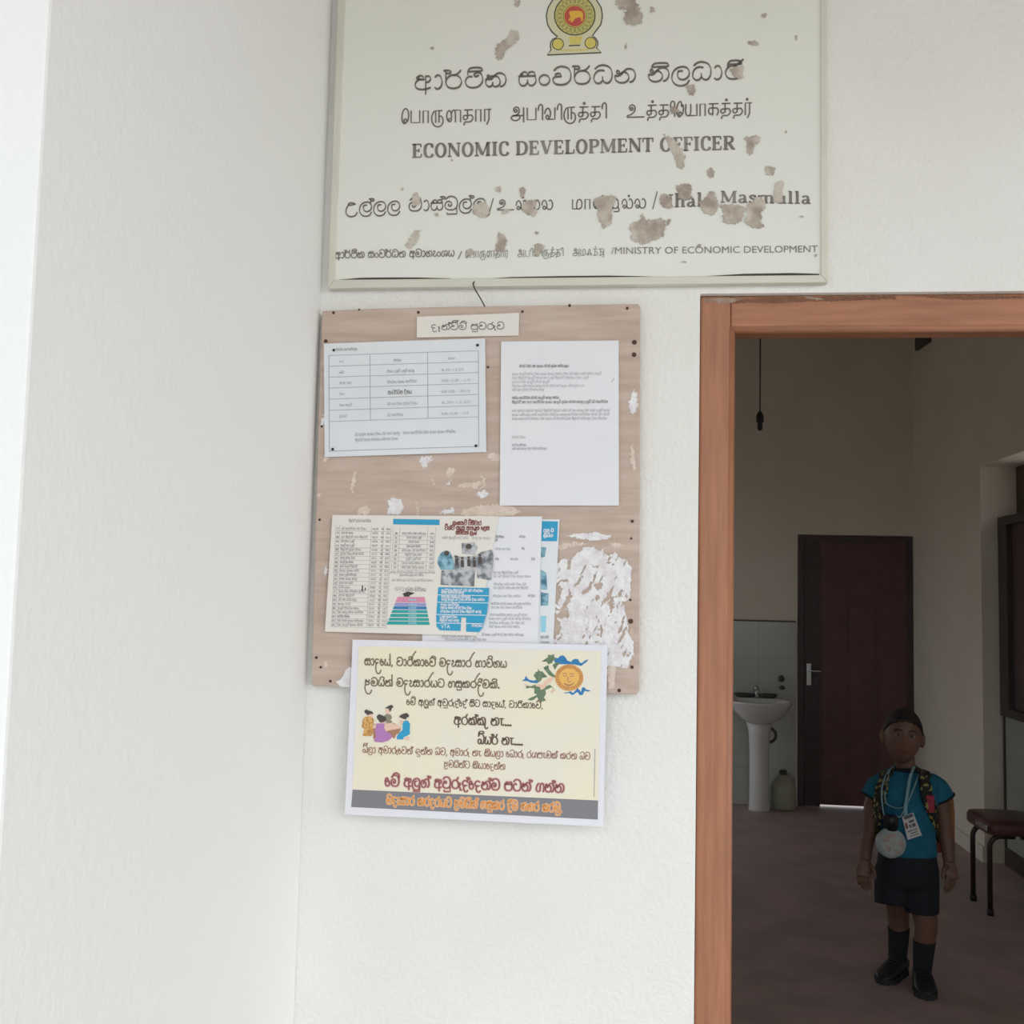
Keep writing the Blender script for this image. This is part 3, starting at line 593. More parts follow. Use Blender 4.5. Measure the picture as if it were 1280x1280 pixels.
# the closed door in the back wall
d2 = bpy.data.objects.new('door_2', None); COL.objects.link(d2); d2.location = ((B0+B1)/2, YB+.04, 0); struct(d2)
s0 = onw(1025, 800, YB).x; s1 = onw(1083, 1000, YB).x
MB().box(B0+.002, B0+.045, YB-.002, YB+.1, 0, BZ-.004).out('door_jamb', M_DOORF, d2)
MB().box(B1-.04, B1-.002, YB-.002, YB+.1, 0, BZ-.004).out('door_jamb', M_DOORF, d2)
MB().box(B0+.045, B1-.04, YB-.002, YB+.1, BZ-.05, BZ-.004).out('door_head', M_DOORF, d2)
lf = MB(); lf.box(B0+.043, s0, YB+.012, YB+.05, .004, BZ-.048); lf.box(s0, s1, YB+.012, YB+.05, .016, BZ-.048); lf.box(s1, B1-.038, YB+.012, YB+.05, .004, BZ-.048)
leaf = lf.out('door_leaf', M_DOOR, d2)
MB().box(B0+.05, s0, YB+.006, YB+.0125, .004, BZ-.048).out('door_stile', M_DARKW, leaf)
for k in range(3):
    a = s0+.02+k*(B1-.06-s0)/3; MB().box(a, a+(B1-.06-s0)/3-.03, YB+.007, YB+.0125, .2, BZ-.2).out('door_plank', M_DOOR, leaf, bevel=.002)
h = onw(1011, 838, YB); hz = h.z
hp = MB().box(h.x-.018, h.x+.018, YB-.002, YB+.007, onw(1011, 857, YB).z, onw(1011, 829, YB).z).out('door_handle', M_CHROME, leaf, bevel=.004)
MB().tube([(h.x, YB+.004, hz), (h.x, YB-.04, hz), (h.x+.012, YB-.05, hz), (h.x+.085, YB-.05, hz)], .008, 10).out('door_lever', M_CHROME, leaf, True)

# partition with a dark framed board standing in the alcove
pf = onf(1254, 1079); XP = max(pf.x, XR+.03); PY1 = AY-.012; PY0 = AY0+.06
zt = onx(1244.5, 648, XP).z; zb = onx(1250, 893, XP).z; st = max(.05, PY1-onx(1262, 760, XP).y)
pr = empty('partition_screen', (XP+.03, (PY0+PY1)/2, 0), 'grey partition panel with a dark framed maroon board, in the alcove by the stool', 'partition')
MB().box(XP+.008, XP+.05, PY0, PY1-.004, 0, zb+.01).out('lower_panel', M_PANEL, pr)
MB().box(XP+.018, XP+.04, PY0+.03, PY1-.03, zb+.02, zt-.02).out('board', M_BOARDRED, pr)
f = MB(); f.box(XP-.012, XP+.05, PY1-st, PY1, zb, zt); f.box(XP-.012, XP+.05, PY0, PY0+st, zb, zt)
f.box(XP-.0118, XP+.05, PY0+st, PY1-st, zt-.05, zt); f.box(XP-.0118, XP+.05, PY0+st, PY1-st, zb, zb+.05)
f.out('frame', M_DARKW, pr)
MB().box(XP+.0, XP+.05, PY0, PY1-.006, 0, .10).out('plinth', M_DARKW, pr)
MB().box(XP+.0, XP+.05, PY1-.022, PY1-.005, .1, zb).out('edge_post', M_DARKW, pr)
struct(MB().box(AX-.03, AX-.001, WB, AY-.001, 0.9, AZ-.002).box(AX-.03, AX-.001, AY0+.02, WA, .9, AZ-.002).box(AX-.03, AX-.001, WA, WB, .9, 1.52).box(AX-.03, AX-.001, WA, WB, AZ-.05, AZ-.002).out('window_2', M_SHUT))
struct(MB().box(XR-.012, XR-.0, AY, YB-.06, 0, .09).out('baseboard_right', M_ROOMW))

# ------------------------------------------------------------------ back of the room
yc = YB-.24
q = onw(950, 876, yc); bx, bz = q.x, q.z
ws = empty('wash_basin', (bx, yc, 0), 'white pedestal wash basin against the tiled back wall', 'wash basin')
rw = onw(990, 876, yc).x-bx
prof = [(.02, -.165), (rw*.36, -.155), (rw*.62, -.12), (rw*.86, -.06), (rw*.97, -.02), (rw, -.008), (rw*1.0, 0), (rw*.93, .0), (rw*.86, -.02), (rw*.7, -.075), (rw*.35, -.11), (.02, -.115)]
MB().loft([((bx, yc, bz+z), r, r*.88, 2.5) for r, z in prof], 36).out('bowl', M_CER, ws, True)
MB().box(bx-rw*.9, bx+rw*.9, YB-.10, YB-.012, bz-.04, bz+.004).out('back_ledge', M_CER, ws, bevel=.012)
pw = (onw(963, 960, yc).x-onw(936, 960, yc).x)/2
MB().loft([((bx, yc+.03, z), pw*k, pw*k*.95) for z, k in [(.0, 1.0), (.02, .98), (.1, .92), (.4, .92), (bz-.22, 1.0), (bz-.15, 1.25)]], 26).out('pedestal', M_CER, ws, True)
tp = MB().lathe([(.022, 0), (.02, .02), (.014, .03), (.014, .06), (.02, .07), (.004, .09)], (bx, YB-.06, bz+.003), 12)
tp.tube([(bx, YB-.06, bz+.05), (bx, YB-.12, bz+.07), (bx, YB-.17, bz+.055)], .009, 8).out('tap', M_STEEL, ws, True)
ar = [(bx+.075+.05*math.sin(a), yc+.10, bz-.25+.05*math.cos(a)) for a in [i*math.pi/10 for i in range(11)]]
MB().tube([(bx+.02, yc+.10, bz-.20)]+ar+[(bx+.02, yc+.10, bz-.30)], .011, 8).out('drain_hose', M_PIPE, ws, True)
for i, (px, pyy, lb) in enumerate([(976, 848, 'upper small dark valve on the tiles above the basin'), (977, 859, 'lower small dark valve on the tiles above the basin')]):
    p = onw(px, pyy, YB-.03)
    v = MB().tube([(p.x, YB-.0125, p.z), (p.x, YB-.05, p.z)], .011, 8).ball((p.x, YB-.055, p.z), .022, .015, .016+.01*(i == 0), 10, 6).out('stop_valve', M_PIPE, None, True)
    tag(v, lb, 'valve')
for px, lb, w in [(930, 'left dark soap dish on the back ledge of the basin', .07), (961, 'right dark soap dish on the back ledge of the basin', .06)]:
    p = onw(px, 866, YB-.06)
    tag(MB().loft([((p.x, YB-.06, bz+.005), w*.7, .025, 3), ((p.x, YB-.06, bz+.02), w, .035, 3), ((p.x, YB-.06, bz+.034), w, .036, 3), ((p.x, YB-.06, bz+.03), w*.85, .028, 3), ((p.x, YB-.06, bz+.014), w*.6, .02, 3)], 18).out('soap_dish', M_PIPE, None, True), lb, 'soap dish')
jf = onf(979, 1011); jy = YB-.13; jx = onw(979, 1000, jy).x
jg = empty('plastic_jug', (jx, jy, 0), 'cloudy plastic jug on the floor between basin pedestal and back door', 'jug')
jw = .088; jh = onw(976, 966, jy).z
MB().loft([((jx, jy, z), jw*k, jw*k*.8, 2.8) for z, k in [(0.001, .92), (.012, 1), (jh*.62, 1.0), (jh*.72, .9), (jh*.88, .5), (jh*.93, .3), (jh*.98, .28)]], 24).out('body', M_JUG, jg, True)
MB().lathe([(.026, jh*.96), (.027, jh*1.06), (.022, jh*1.08)], (jx, jy, 0), 16).out('cap', M_PIPE, jg, True)
hb = [(jx+.03+.05*math.sin(a), jy, jh*.80+.045*math.cos(a)) for a in [i*math.pi/8 for i in range(9)]]
MB().tube(hb, .009, 8).out('handle', M_JUG, jg, True)
# hanging lamp holder
ly = 3.5; p0 = onw(950, 430, ly); p1 = onw(950, 514, ly); p2 = onw(949.5, 538, ly)
lp = empty('pendant_lamp_holder', (p1.x, ly, RH), 'black bulb holder hanging on a thin cord at upper left of the doorway', 'lamp holder')
MB().tube([(p1.x, ly, RH+.002), (p1.x, ly, p1.z)], .0035, 6).out('cord', M_BLACKP, lp)
hl = p1.z-p2.z
MB().lathe([(.006, 0), (.012, -.008), (.019, -.022), (.020, -hl*.55), (.014, -hl*.6), (.014, -hl*.85), (.010, -hl)], (p1.x, ly, p1.z), 14).out('socket', M_BLACKP, lp, True)
MB().lathe([(.05, .0), (.05, -.012), (.02, -.03)], (p1.x, ly, RH+.001), 16).out('ceiling_rose', M_BLACKP, lp, True)

# stool by the right wall
sf = onf(1238, 1144); sb = onf(1206, 1128)
sy0, sy1 = sf.y, max(sb.y, sf.y+.24); sx0 = sf.x; sx1 = XR-.06
ztop = onw(1220, 1018, (sy0+sy1)/2).z; zb_ = ztop-.075
so = empty('stool', ((sx0+sx1)/2, (sy0+sy1)/2, 0), 'low stool with maroon vinyl seat and bent brown tube legs, right of the boy', 'stool')
cx, cy = (sx0-.02+sx1)/2, (sy0+sy1)/2; hx, hy = (sx1-sx0+.03)/2, (sy1-sy0)/2+.06
MB().loft([((cx, cy, ztop-.062), hx*.96, hy*.96, 7), ((cx, cy, ztop-.055), hx, hy, 7), ((cx, cy, ztop-.02), hx, hy, 7), ((cx, cy, ztop-.004), hx*.96, hy*.95, 6), ((cx, cy, ztop+.004), hx*.75, hy*.75, 5)], 48).out('seat', M_VINYL, so, True)
MB().box(cx-hx-.004, cx-hx+.002, cy-hy*.9, cy-hy*.05, ztop-.045, ztop-.02).out('edge_trim', M_CHROME, so, bevel=.002)
def leg(x, y, s):
    r = .055
    arc = [(x+s*(r-r*math.cos(a)), y, zb_-r+r*math.sin(a)) for a in [i*math.pi/12 for i in range(7)]]
    return MB().tube([(x, y, .004), (x, y, zb_-r-.02)]+arc+[(x+s*(hx*.8), y, zb_)], .0125, 12)
for x, s in ((sx0, 1), (sx1, -1)):
    for y in (sy0, sy1):
        l = leg(x, y, s).out('leg', M_TUBE, so, True)
        MB().lathe([(.016, 0), (.016, .025), (.013, .028)], (x, y, 0), 12).out('foot_cap', M_BLACKP, l, True)
# ------------------------------------------------------------------ the tin sign above the board
SY = -.014
SG = Sheet(SY)
sTL, sTR, sBR, sBL = (424.5, -66), (1034, -66), (1035, 353), (409.5, 360.5)
sg = empty('sign_board', onw(720, 150, 0), 'white tin office sign in three scripts with emblem and brown peeled patches', 'sign')
def slab(name, quad, y0, y1, material, parent, bevel=0):
    a = [onw(*q, y0) for q in quad]; b = [Vector((p.x, y1, p.z)) for p in a]
    o = MB().add(a+b, [(0, 1, 2, 3), (7, 6, 5, 4), (0, 4, 5, 1), (1, 5, 6, 2), (2, 6, 7, 3), (3, 7, 4, 0)]).out(name, material, parent, bevel=bevel)
    return o
iTL, iTR, iBR, iBL = (433, -58), (1026, -58), (1026.3, 343.5), (418, 349.5)
slab('panel', ((427, -63), (1031, -63), (1031, 349), (414, 356)), SY, SY+.008, M_SIGN, sg)
FYB = SY-.004
for a in (((sTL), (sTR), (iTR), (iTL)), ((iTR), (sTR), (sBR), (iBR)), ((iBL), (iBR), (sBR), (sBL)), ((sTL), (iTL), (iBL), (sBL))):
    slab('frame_rail', a, FYB, -.001, M_ALU, sg, bevel=.0015)
# dark gap where the tin bows away from the bottom rail
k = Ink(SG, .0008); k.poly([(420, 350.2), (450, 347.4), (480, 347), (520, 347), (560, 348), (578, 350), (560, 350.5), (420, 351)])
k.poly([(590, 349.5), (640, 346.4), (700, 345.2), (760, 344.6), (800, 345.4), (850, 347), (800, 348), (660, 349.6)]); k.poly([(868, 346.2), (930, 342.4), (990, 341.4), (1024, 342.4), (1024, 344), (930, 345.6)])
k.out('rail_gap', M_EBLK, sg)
k = Ink(SG, .0009); k.si('ආර්ථික සංවර්ධන නිලධාරී', 518, 112.4, 930, 98.6, 16.6, 2.7, .6, 6); k.out('lettering', M_INK, sg)
k = Ink(SG, .0009); k.ta('EpARLtAr  apiviRt.ti  ut.tiOyAkt.tr.', 502, 154.4, 941, 143.4, 15, 1.75); k.out('lettering', M_INK, sg)
k = Ink(SG, .0009); k.serif('ECONOMIC DEVELOPMENT OFFICER', 515, 197.6, 920, 187.2, 17.4, 3.6); k.out('lettering', M_INKB, sg)
k = Ink(SG, .0009); k.si('උල්ලල මාස්මුල්ල', 432, 266.6, 609, 261.2, 12.4, 1.9, .42, 5); k.out('lettering', M_INK, sg)
k = Ink(SG, .0009); k.ta('/', 610, 266, 619, 265.6, 12.5, 1.3); k.out('slash', M_INK, sg)
k = Ink(SG, .0009); k.ta('ul.ll  mAs.Ml.l', 621, 263, 809, 260.4, 12.2, 1.5); k.out('lettering', M_INK, sg)
k = Ink(SG, .0009); k.ta('/', 815.5, 257.6, 823.5, 257.2, 12.5, 1.2); k.out('slash', M_INK, sg)
k = Ink(SG, .0009); k.serif('Uhala', 826, 260, 892, 257.8, 16.4, 3.3); k.out('lettering', M_INKB, sg)
k = Ink(SG, .0009); k.serif('Masmulla', 900.5, 253.4, 1014.5, 255.2, 14.6, 3.3); k.out('lettering', M_INKB, sg)
k = Ink(SG, .0009); k.si('ආර්ථික සංවර්ධන අමාත්‍යංශය', 419, 323, 568.5, 320.4, 7.2, 1.35); k.out('lettering', M_INKB, sg)
k = Ink(SG, .0009); k.ta('EpARLtAr  apiviRt.ti  amIc.C', 582, 322.4, 756, 319.2, 8.2, .8); k.out('lettering', M_INKB, sg)
k = Ink(SG, .0009); k.latin('/', 572, 324, 578, 324, 10); k.out('slash', M_INKB, sg)
k = Ink(SG, .0009); k.latin('/MINISTRY OF ECONOMIC DEVELOPMENT', 764, 317.8, 1022, 315.4, 8.6); k.out('lettering', M_INKB, sg)
# emblem
em = Ink(SG, .0006)
OUT = [(697, 46), (690, 40), (684.5, 31), (683, 20), (685, 10), (691, 0), (698, -7), (704, -12), (709, -20), (718, -26), (727, -20), (732, -12), (739, -7), (746, 1), (751.5, 10), (753, 20), (751, 31), (744, 40), (740.5, 45), (744.5, 48), (747, 52), (747.4, 56), (745.5, 60), (751.5, 66), (684, 69), (689, 62.5), (688, 58), (688.6, 53), (691, 49.5), (695, 47.5)]
em.poly(OUT); e0 = em.out('emblem', M_GOLD, sg)
k = Ink(SG, .0009); k.stroke(OUT, 1.3, closed=True, cap=False); k.stroke([(718.5+25.3*math.cos(t*.1571), 19.5+24.6*math.sin(t*.1571)) for t in range(40)], 1.3, closed=True)
for cx_, cy_ in ((697.5, 55.4), (738.2, 54)): k.stroke([(cx_+7*math.cos(t*.3142), cy_+7*math.sin(t*.3142)) for t in range(20)], 1.0, closed=True)
k.line(711, 57.4, 725, 56.8, 1.4); k.stroke([(718.5+14.4*math.cos(t*.2094), 20.5+14.2*math.sin(t*.2094)) for t in range(30)], .7, closed=True); k.out('emblem_outline', M_EBLK, e0)
k = Ink(SG, .0007); k.disc(718.5, 19.5, 25, 24.4, 40); k.out('emblem_petal_ring', M_GOLD2, e0)
k = Ink(SG, .00085)
for i in range(22):
    t = 2*math.pi*i/22; c_, s__ = math.cos(t), math.sin(t); n_x, n_y = -s__, c_
    k.stroke([(718.5+16*c_-n_x*1.2, 20+15.6*s__-n_y*1.2), (718.5+20*c_-n_x*2.3, 20+19.4*s__-n_y*2.3), (718.5+23.6*c_, 20+23*s__), (718.5+20*c_+n_x*2.3, 20+19.4*s__+n_y*2.3), (718.5+16*c_+n_x*1.2, 20+15.6*s__+n_y*1.2)], .7, cap=False)
k.out('emblem_petals', mat('emblem_petal_line', C(132, 122, 66), .5), e0)
k = Ink(SG, .00075); k.disc(718.5, 20.5, 15.4, 15.2, 30); k.disc(697.5, 55.4, 6.6, n=20); k.disc(738.2, 54, 6.6, n=20); k.poly([(711, 46), (728, 45), (726, 55), (713, 56)]); k.poly([(700, 62.4), (736, 61.2), (736, 63), (700, 64)]); k.out('emblem_gold', M_GOLD3, e0)
k = Ink(SG, .0008); k.disc(718.5, 20.5, 13, 12.9, 30); k.out('emblem_roundel', M_ERED, e0)
k = Ink(SG, .0009); k.poly([(711.5, 15.5), (713, 14.2), (722, 13.6), (727.5, 14.6), (729, 18), (728.6, 26), (726.6, 27), (726.4, 23), (724, 22), (720, 23), (717.5, 25), (716, 28), (713, 28), (714.4, 25), (711, 26.6), (710.4, 25), (713, 22), (712, 19)]); k.out('emblem_lion', M_ELION, e0)
# peeled patches
def tr(*p): return list(p)
PE = [tr((640, 37), (647, 40), (649, 49), (641, 56), (634, 62), (628, 74), (622, 76), (620, 70), (619, 60), (628, 52), (635, 46)),
 blob(646.5, 4, 3.6, 4.6, .3, 12, .3, 1), tr((770, 0), (776, -4), (790, -6), (796, 2), (803, 18), (801, 29), (794, 32), (782, 30), (779, 20), (783, 13), (775, 12), (769, 6)),
 blob(815.5, 12.5, 4, 3.6, 0, 10, .5, 3), blob(943, 54.6, 7, 3.8, .15, 14, .3, 4), blob(955, 19.4, 2.6, 2.8, 0, 9, .5, 5), blob(994.6, 47.6, 1.4, 3.6, 0, 8, .4, 6), blob(782.3, 58, 1.8, 4.4, .1, 9, .4, 7),
 tr((913, 87), (920, 84), (928, 82), (930, 96), (925, 100), (915, 95)), tr((857, 107), (868, 106), (869, 114), (867, 120), (861, 119), (860, 112)),
 tr((829, 168), (837, 172), (845, 176), (849, 184), (853, 186), (856, 197), (853, 210), (846, 210), (843, 196), (838, 186)), tr((931, 172), (939, 171), (946, 169), (951, 172), (949, 179), (943, 182), (940, 193), (936, 195), (933, 188), (933, 180)),
 tr((846, 200), (854, 200), (856, 206), (852, 212), (847, 210)), tr((884, 215), (888, 210), (893, 214), (893, 221), (888, 223), (884, 219)), blob(961.8, 213.6, 6, 6.4, 0, 14, .25, 11),
 tr((516, 246), (519, 240), (523, 241), (524, 249), (527, 246), (525, 254), (521, 258), (516, 256)), tr((592, 257), (600, 253), (608, 254), (611, 262), (613, 268), (606, 273), (597, 271), (591, 266)),
 blob(623, 237, 4.6, 3.2, -.6, 11, .25, 13), tr((649, 236), (654, 234), (657, 238), (655, 246), (651, 248), (650, 241)), tr((654, 252), (664, 249), (671, 252), (669, 260), (672, 268), (667, 271), (657, 267), (652, 262), (655, 257)),
 blob(632, 265, 5, 2.4, -.3, 10, .3, 15), tr((742, 248), (752, 246), (764, 245), (771, 246), (769, 254), (765, 259), (766, 275), (762, 283), (754, 285), (751, 277), (746, 272), (749, 264), (744, 258)),
 tr((786, 284), (790, 279), (800, 276), (802, 268), (809, 275), (820, 274), (830, 273), (833, 281), (829, 296), (818, 301), (802, 306), (797, 303), (787, 298), (790, 290)),
 tr((833, 277), (836, 274), (839, 275), (837, 280), (834, 283)), tr((824, 245), (831, 242), (838, 248), (840, 258), (836, 262), (826, 256)), tr((845, 232), (853, 230), (864, 231), (863, 241), (866, 247), (858, 251), (848, 248), (847, 240)),
 tr((873, 254), (880, 250), (886, 240), (894, 241), (897, 252), (898, 262), (890, 269), (881, 267), (876, 261)), tr((899, 257), (910, 256), (922, 256), (931, 259), (930, 270), (926, 278), (914, 281), (903, 277), (902, 270), (906, 268)),
 tr((931, 260), (940, 252), (949, 246), (957, 252), (955, 262), (951, 267), (950, 279), (956, 283), (948, 286), (938, 284), (931, 277), (934, 268)), tr((968, 254), (967, 240), (969, 229), (976, 225), (980, 229), (978, 240), (979, 254)),
 tr((507, 307), (512, 300), (518, 290), (525, 287), (524, 297), (519, 307), (511, 311)), tr((621, 296), (624, 290), (630, 294), (634, 301), (632, 313), (626, 315), (620, 314), (619, 308), (623, 303)),
 blob(588.6, 315, 4.6, 5, 0, 12, .25, 21), tr((668, 306), (674, 305), (681, 308), (677, 315), (674, 320), (668, 318)), blob(671, 291.4, 2, 1.8, 0, 9, .2, 23), blob(1019.6, 319.4, 1.8, 1.8, 0, 9, .2, 24), blob(873.5, 307.5, 3, 1.6, -.6, 9, .3, 25),
 blob(565, 201, 1.5, 1.5, 0, 8, .2, 26), blob(540, 61, 2.6, 1.8, 0, 9, .3, 27), blob(982.5, 165.5, 1.4, 2.6, .3, 8, .3, 28), blob(546, 268.6, 3.2, 1.8, .2, 9, .3, 29), blob(842, 139, 6, 4.4, .3, 11, .3, 30), blob(503, 237, 2, 2, 0, 8, .3, 31), blob(1002, 271, 3, 1, .2, 8, .3, 33), blob(855, 328, 4, .7, 0, 8, .3, 34)]
for i, p in enumerate(PE):
    big_ = max(x for x, _ in p)-min(x for x, _ in p)
    ragged('peeled_patch', SG, [p], [], M_PEEL, sg, .0012+.00002*i, .6, 2.6 if big_ > 14 else 1.6 if big_ > 7 else .5)
# bit of wire hanging down behind the sign to the board
wr = MB().tube(spline([onw(593, 352, -.0195), onw(591.5, 355, -.0205), onw(594, 362, -.018), onw(600, 372, -.019), onw(606, 383, -.0235)], 5), .0011, 6).out('wire', M_BLACKP, None, True)
tag(wr, 'thin black wire hanging from the sign down to the plywood board', 'wire')

# plaster smears and dark runs along the top of the door frame
FRS = Sheet(.014)
for pts, mt in [([(878, 373), (920, 372), (935, 371), (922, 376), (912, 379), (900, 380), (893, 377), (886, 379), (879, 376)], M_SMEAR), ([(912, 379.5), (930, 374), (960, 371.6), (1000, 371), (1060, 371), (1120, 370), (1120, 373.5), (1060, 376), (1010, 377), (975, 379), (935, 378)], M_GRIME), ([(1000, 370.6), (1010, 370.4), (1030, 374), (1022, 375.6)], M_SMEAR), ([(1140, 370), (1210, 369.6), (1279, 370), (1279, 373), (1215, 375), (1175, 373.4)], M_GRIME)]:
    ragged('plaster_smear' if mt is M_SMEAR else 'varnish_run', FRS, [pts], [], mt, fr, .0006 if mt is M_SMEAR else .0004, .7, 1.6)

# ------------------------------------------------------------------ plywood notice board
BY = -.022; BD = Sheet(BY)
nb = empty('notice_board', onw(595, 620, 0), 'weathered plywood notice board hung under the sign, covered with papers', 'notice board')
bq = [(402.5, 388.5), (470, 385.6), (560, 383.4), (680, 381.4), (798, 379.6), (800.5, 384), (800, 500), (799.6, 640), (799, 862), (796, 868), (700, 866), (560, 862), (440, 858.8), (391, 857), (389.3, 852), (393, 700), (398, 520)]
a = [onw(*q_, BY) for q_ in bq]; n_ = len(a)
o = MB().add(a+[Vector((p.x, -.006, p.z)) for p in a], [tuple(range(n_)), tuple(range(2*n_-1, n_-1, -1))]+[(i, n_+i, n_+(i+1) % n_, (i+1) % n_) for i in range(n_)]).out('board', M_WOOD, nb, bevel=.002)
p = onw(470, 500, BY); q_ = onw(740, 800, BY)
MB().box(p.x, q_.x, -.007, -.0005, p.z-.05, p.z).out('batten', M_WOODE, nb)
MB().box(p.x, q_.x, -.007, -.0005, q_.z, q_.z+.05).out('batten', M_WOODE, nb)
for px, py_, r in [(417, 391, 1.8), (449, 387, 1.3), (523, 390.5, 1.8), (653, 389.6, 1.7), (712, 382, 1.9), (784, 385.4, 1.9), (793, 428, 3.0), (792.6, 443.4, 2.9), (407.4, 426.4, 2.4), (402.4, 533, 1.7), (399.6, 649.6, 1.6), (790.4, 651.6, 2.0), (788.4, 776.6, 3.1), (790, 834, 2.2), (774, 863, 2.2), (413, 851.4, 1.7), (395.6, 822, 1.7), (401, 834, 1.6), (610, 459, 1.6), (788, 750, 1.4), (789, 673, 1.4)]:
    c = onw(px, py_, BY); rr = r*.00145
    MB().tube([(c.x, BY+.002, c.z), (c.x, BY-.0010, c.z), (c.x, BY-.0018, c.z)], [rr, rr, rr*.55], 10).out('nail_head', M_NAIL, nb)
SC1 = [tr((523, 574), (530, 571), (538, 570), (541, 575), (536, 579), (531, 585), (527, 580)), tr((558, 586), (567, 584), (569, 589), (562, 597), (558, 596)), tr((540, 598), (543, 600), (543, 609), (541, 606)),
 tr((556, 608), (564, 600), (562, 606)), tr((571, 607), (578, 604), (589, 604), (600, 601), (603, 604), (596, 611), (588, 608), (580, 610)), tr((600, 592), (607, 598), (606, 610), (600, 612), (604, 604)), tr((482, 643), (486, 633), (485, 626), (493, 622), (502, 625), (503, 636), (500, 643)),
 tr((446, 643), (449, 635), (457, 632), (462, 637), (461, 643)), tr((439, 617), (440, 600), (444, 588), (445.5, 592), (443, 608), (442, 618)), tr((548, 642), (556, 637), (566, 635), (570, 642)), tr((576, 644), (578, 637), (600, 632), (620, 630), (640, 633), (650, 640), (640, 645), (600, 646)),
 tr((520, 643), (520, 628), (522, 626), (524, 643)), tr((787, 516), (786, 506), (790, 490), (793, 486), (797, 494), (797, 508), (793, 517)), tr((788, 560), (790, 554), (793, 566), (795, 586), (792, 590), (789, 578)), tr((608, 568), (616, 566), (625, 568), (624, 577), (614, 576)),
 tr((707, 671), (720, 667), (745, 665.6), (764, 669), (760, 674), (740, 676), (722, 673)), tr((690, 684), (705, 679), (726, 678), (734, 680), (720, 683), (700, 687)), tr((762, 679), (772, 678), (780, 681), (772, 685), (764, 684)), tr((595, 617), (605, 612), (612, 618), (603, 624)), tr((403, 572), (409, 570), (411, 575), (405, 578)),
 tr((396, 618), (401, 616), (402, 620), (397, 621)), tr((404, 714), (408, 706), (410, 716), (406, 722)), tr((787, 790), (791, 786), (790, 794)), tr((404, 830), (408, 826), (410, 832), (407, 834)), tr((401, 527), (405, 518), (408, 528), (404, 534))]
for i, p in enumerate(SC1): ragged('torn_paper_scrap', BD, [p], [], M_SCRAPC if i % 3 else M_SCRAP, nb, .0004+.00003*i, .6, 2.6)
scrap('torn_paper_scrap', BD, tr((420, 852), (425, 850), (429, 845), (432, 838), (437, 833), (444, 838), (446, 859), (426, 858.5)), M_SCRAP, nb, eps=.0012)
# the big white patch of glued torn paper, bare wood showing through its holes
big = tr((722, 690), (732, 683), (742, 684), (748, 688), (755, 686), (756, 692), (764, 694), (768, 689), (775, 697), (783, 700), (789, 708), (789, 722), (788, 742), (786, 750), (778, 752), (782, 768), (785, 782), (785, 792), (792, 802), (792, 820), (786, 828), (784, 836), (776, 834), (760, 832), (740, 815), (700, 815), (687, 806), (687, 796), (699, 793), (703, 785), (697, 772), (712, 772), (710, 762), (700, 765), (692, 770), (686, 765), (690, 745), (688, 728), (690, 712), (697, 704), (704, 698), (714, 700))
H = [tr((700, 725), (709, 724), (711, 727), (698, 728)), tr((694, 733), (701, 732), (700, 745), (697, 757), (693, 752)), tr((712, 736), (715, 746), (711, 754), (703, 768), (699, 764), (707, 750)), tr((722, 755), (727, 745), (737, 738), (741, 728), (738, 726), (731, 740), (720, 752)), tr((744, 729), (754, 728), (752, 735), (748, 738), (743, 733)), tr((747, 742), (750, 748), (746, 751), (744, 747)),
     tr((722, 770), (730, 755), (726, 754), (720, 763)), tr((733, 785), (737, 771), (735, 780), (733, 792)), tr((718, 730), (724, 729), (717, 734)), tr((738, 705), (745, 708), (751, 706), (746, 711)), tr((780, 702), (784, 700), (779, 708)), tr((768, 726), (773, 715), (770, 724)), tr((757, 703), (764, 702), (762, 706)), tr((722, 705), (728, 703), (724, 707)), tr((771, 758), (774, 750), (772, 762)), tr((782, 819), (788, 815), (786, 821)), tr((735, 796), (739, 793), (737, 800)), tr((742, 802), (748, 800), (744, 804))]
ragged('torn_paper_patch', BD, [big], H, M_SCRAP, nb, .0016, .65, 1.9, .25, .40)
ragged('torn_paper_patch', BD, [tr((704, 815), (703, 790), (712, 770), (724, 740), (731, 744), (738, 742), (730, 770), (727, 790), (730, 815))], [], M_SCRAP, nb, .0020, .65, 2.0)
ragged('torn_paper_patch', BD, [tr((716, 700), (724, 690), (740, 684), (756, 694), (748, 704), (730, 707), (720, 705))], [], M_SCRAP, nb, .0022, .65, 3.0)
ragged('torn_paper_patch', BD, [tr((759, 836), (762, 822), (772, 822), (770, 838), (768, 860), (760, 861))], [], M_SCRAPC, nb, .0012, .65, 2.0)
# ------------------------------------------------------------------ papers on the board
S1 = Sheet(BY-.0032)
lb = paper('title_strip', S1, ((521, 396), (649, 391), (648.4, 419.4), (521, 422)), M_PAPERC, 12, 3)
tag(lb, 'torn cream paper strip with a handwritten title at the top of the board', 'paper strip')
k = Ink(S1, .0005); k.si('දැන්වීම් පුවරුව', 539, 412.6, 631, 411.4, 6.6, 1.15, .2, 5); k.out('handwriting', M_TITLE, lb)
WORDS = ['සංවර්ධන', 'නිලධාරී', 'කාර්යාලය', 'මහතා', 'ප්‍රදේශය', 'දිනය', 'පුවරුව', 'සඳහා', 'අංශය', 'වසර', 'කරනු', 'ලබන', 'සහ', 'බව', 'දැනුම්', 'මෙම', 'ග්‍රාම', 'අයදුම්', 'පත්‍රය', 'භාර']
WORDS = [w for w in WORDS if all(c in SI or c in 'ාැෑිීුූෙේොෝ්\u200d' for c in w)]
def filler(px, h, seed):
    r = random.Random(seed); t = ''; W = 0
    while W*h/10*.62 < px: t += r.choice(WORDS)+' '; W = lay_si(t)[1]
    return t.strip()
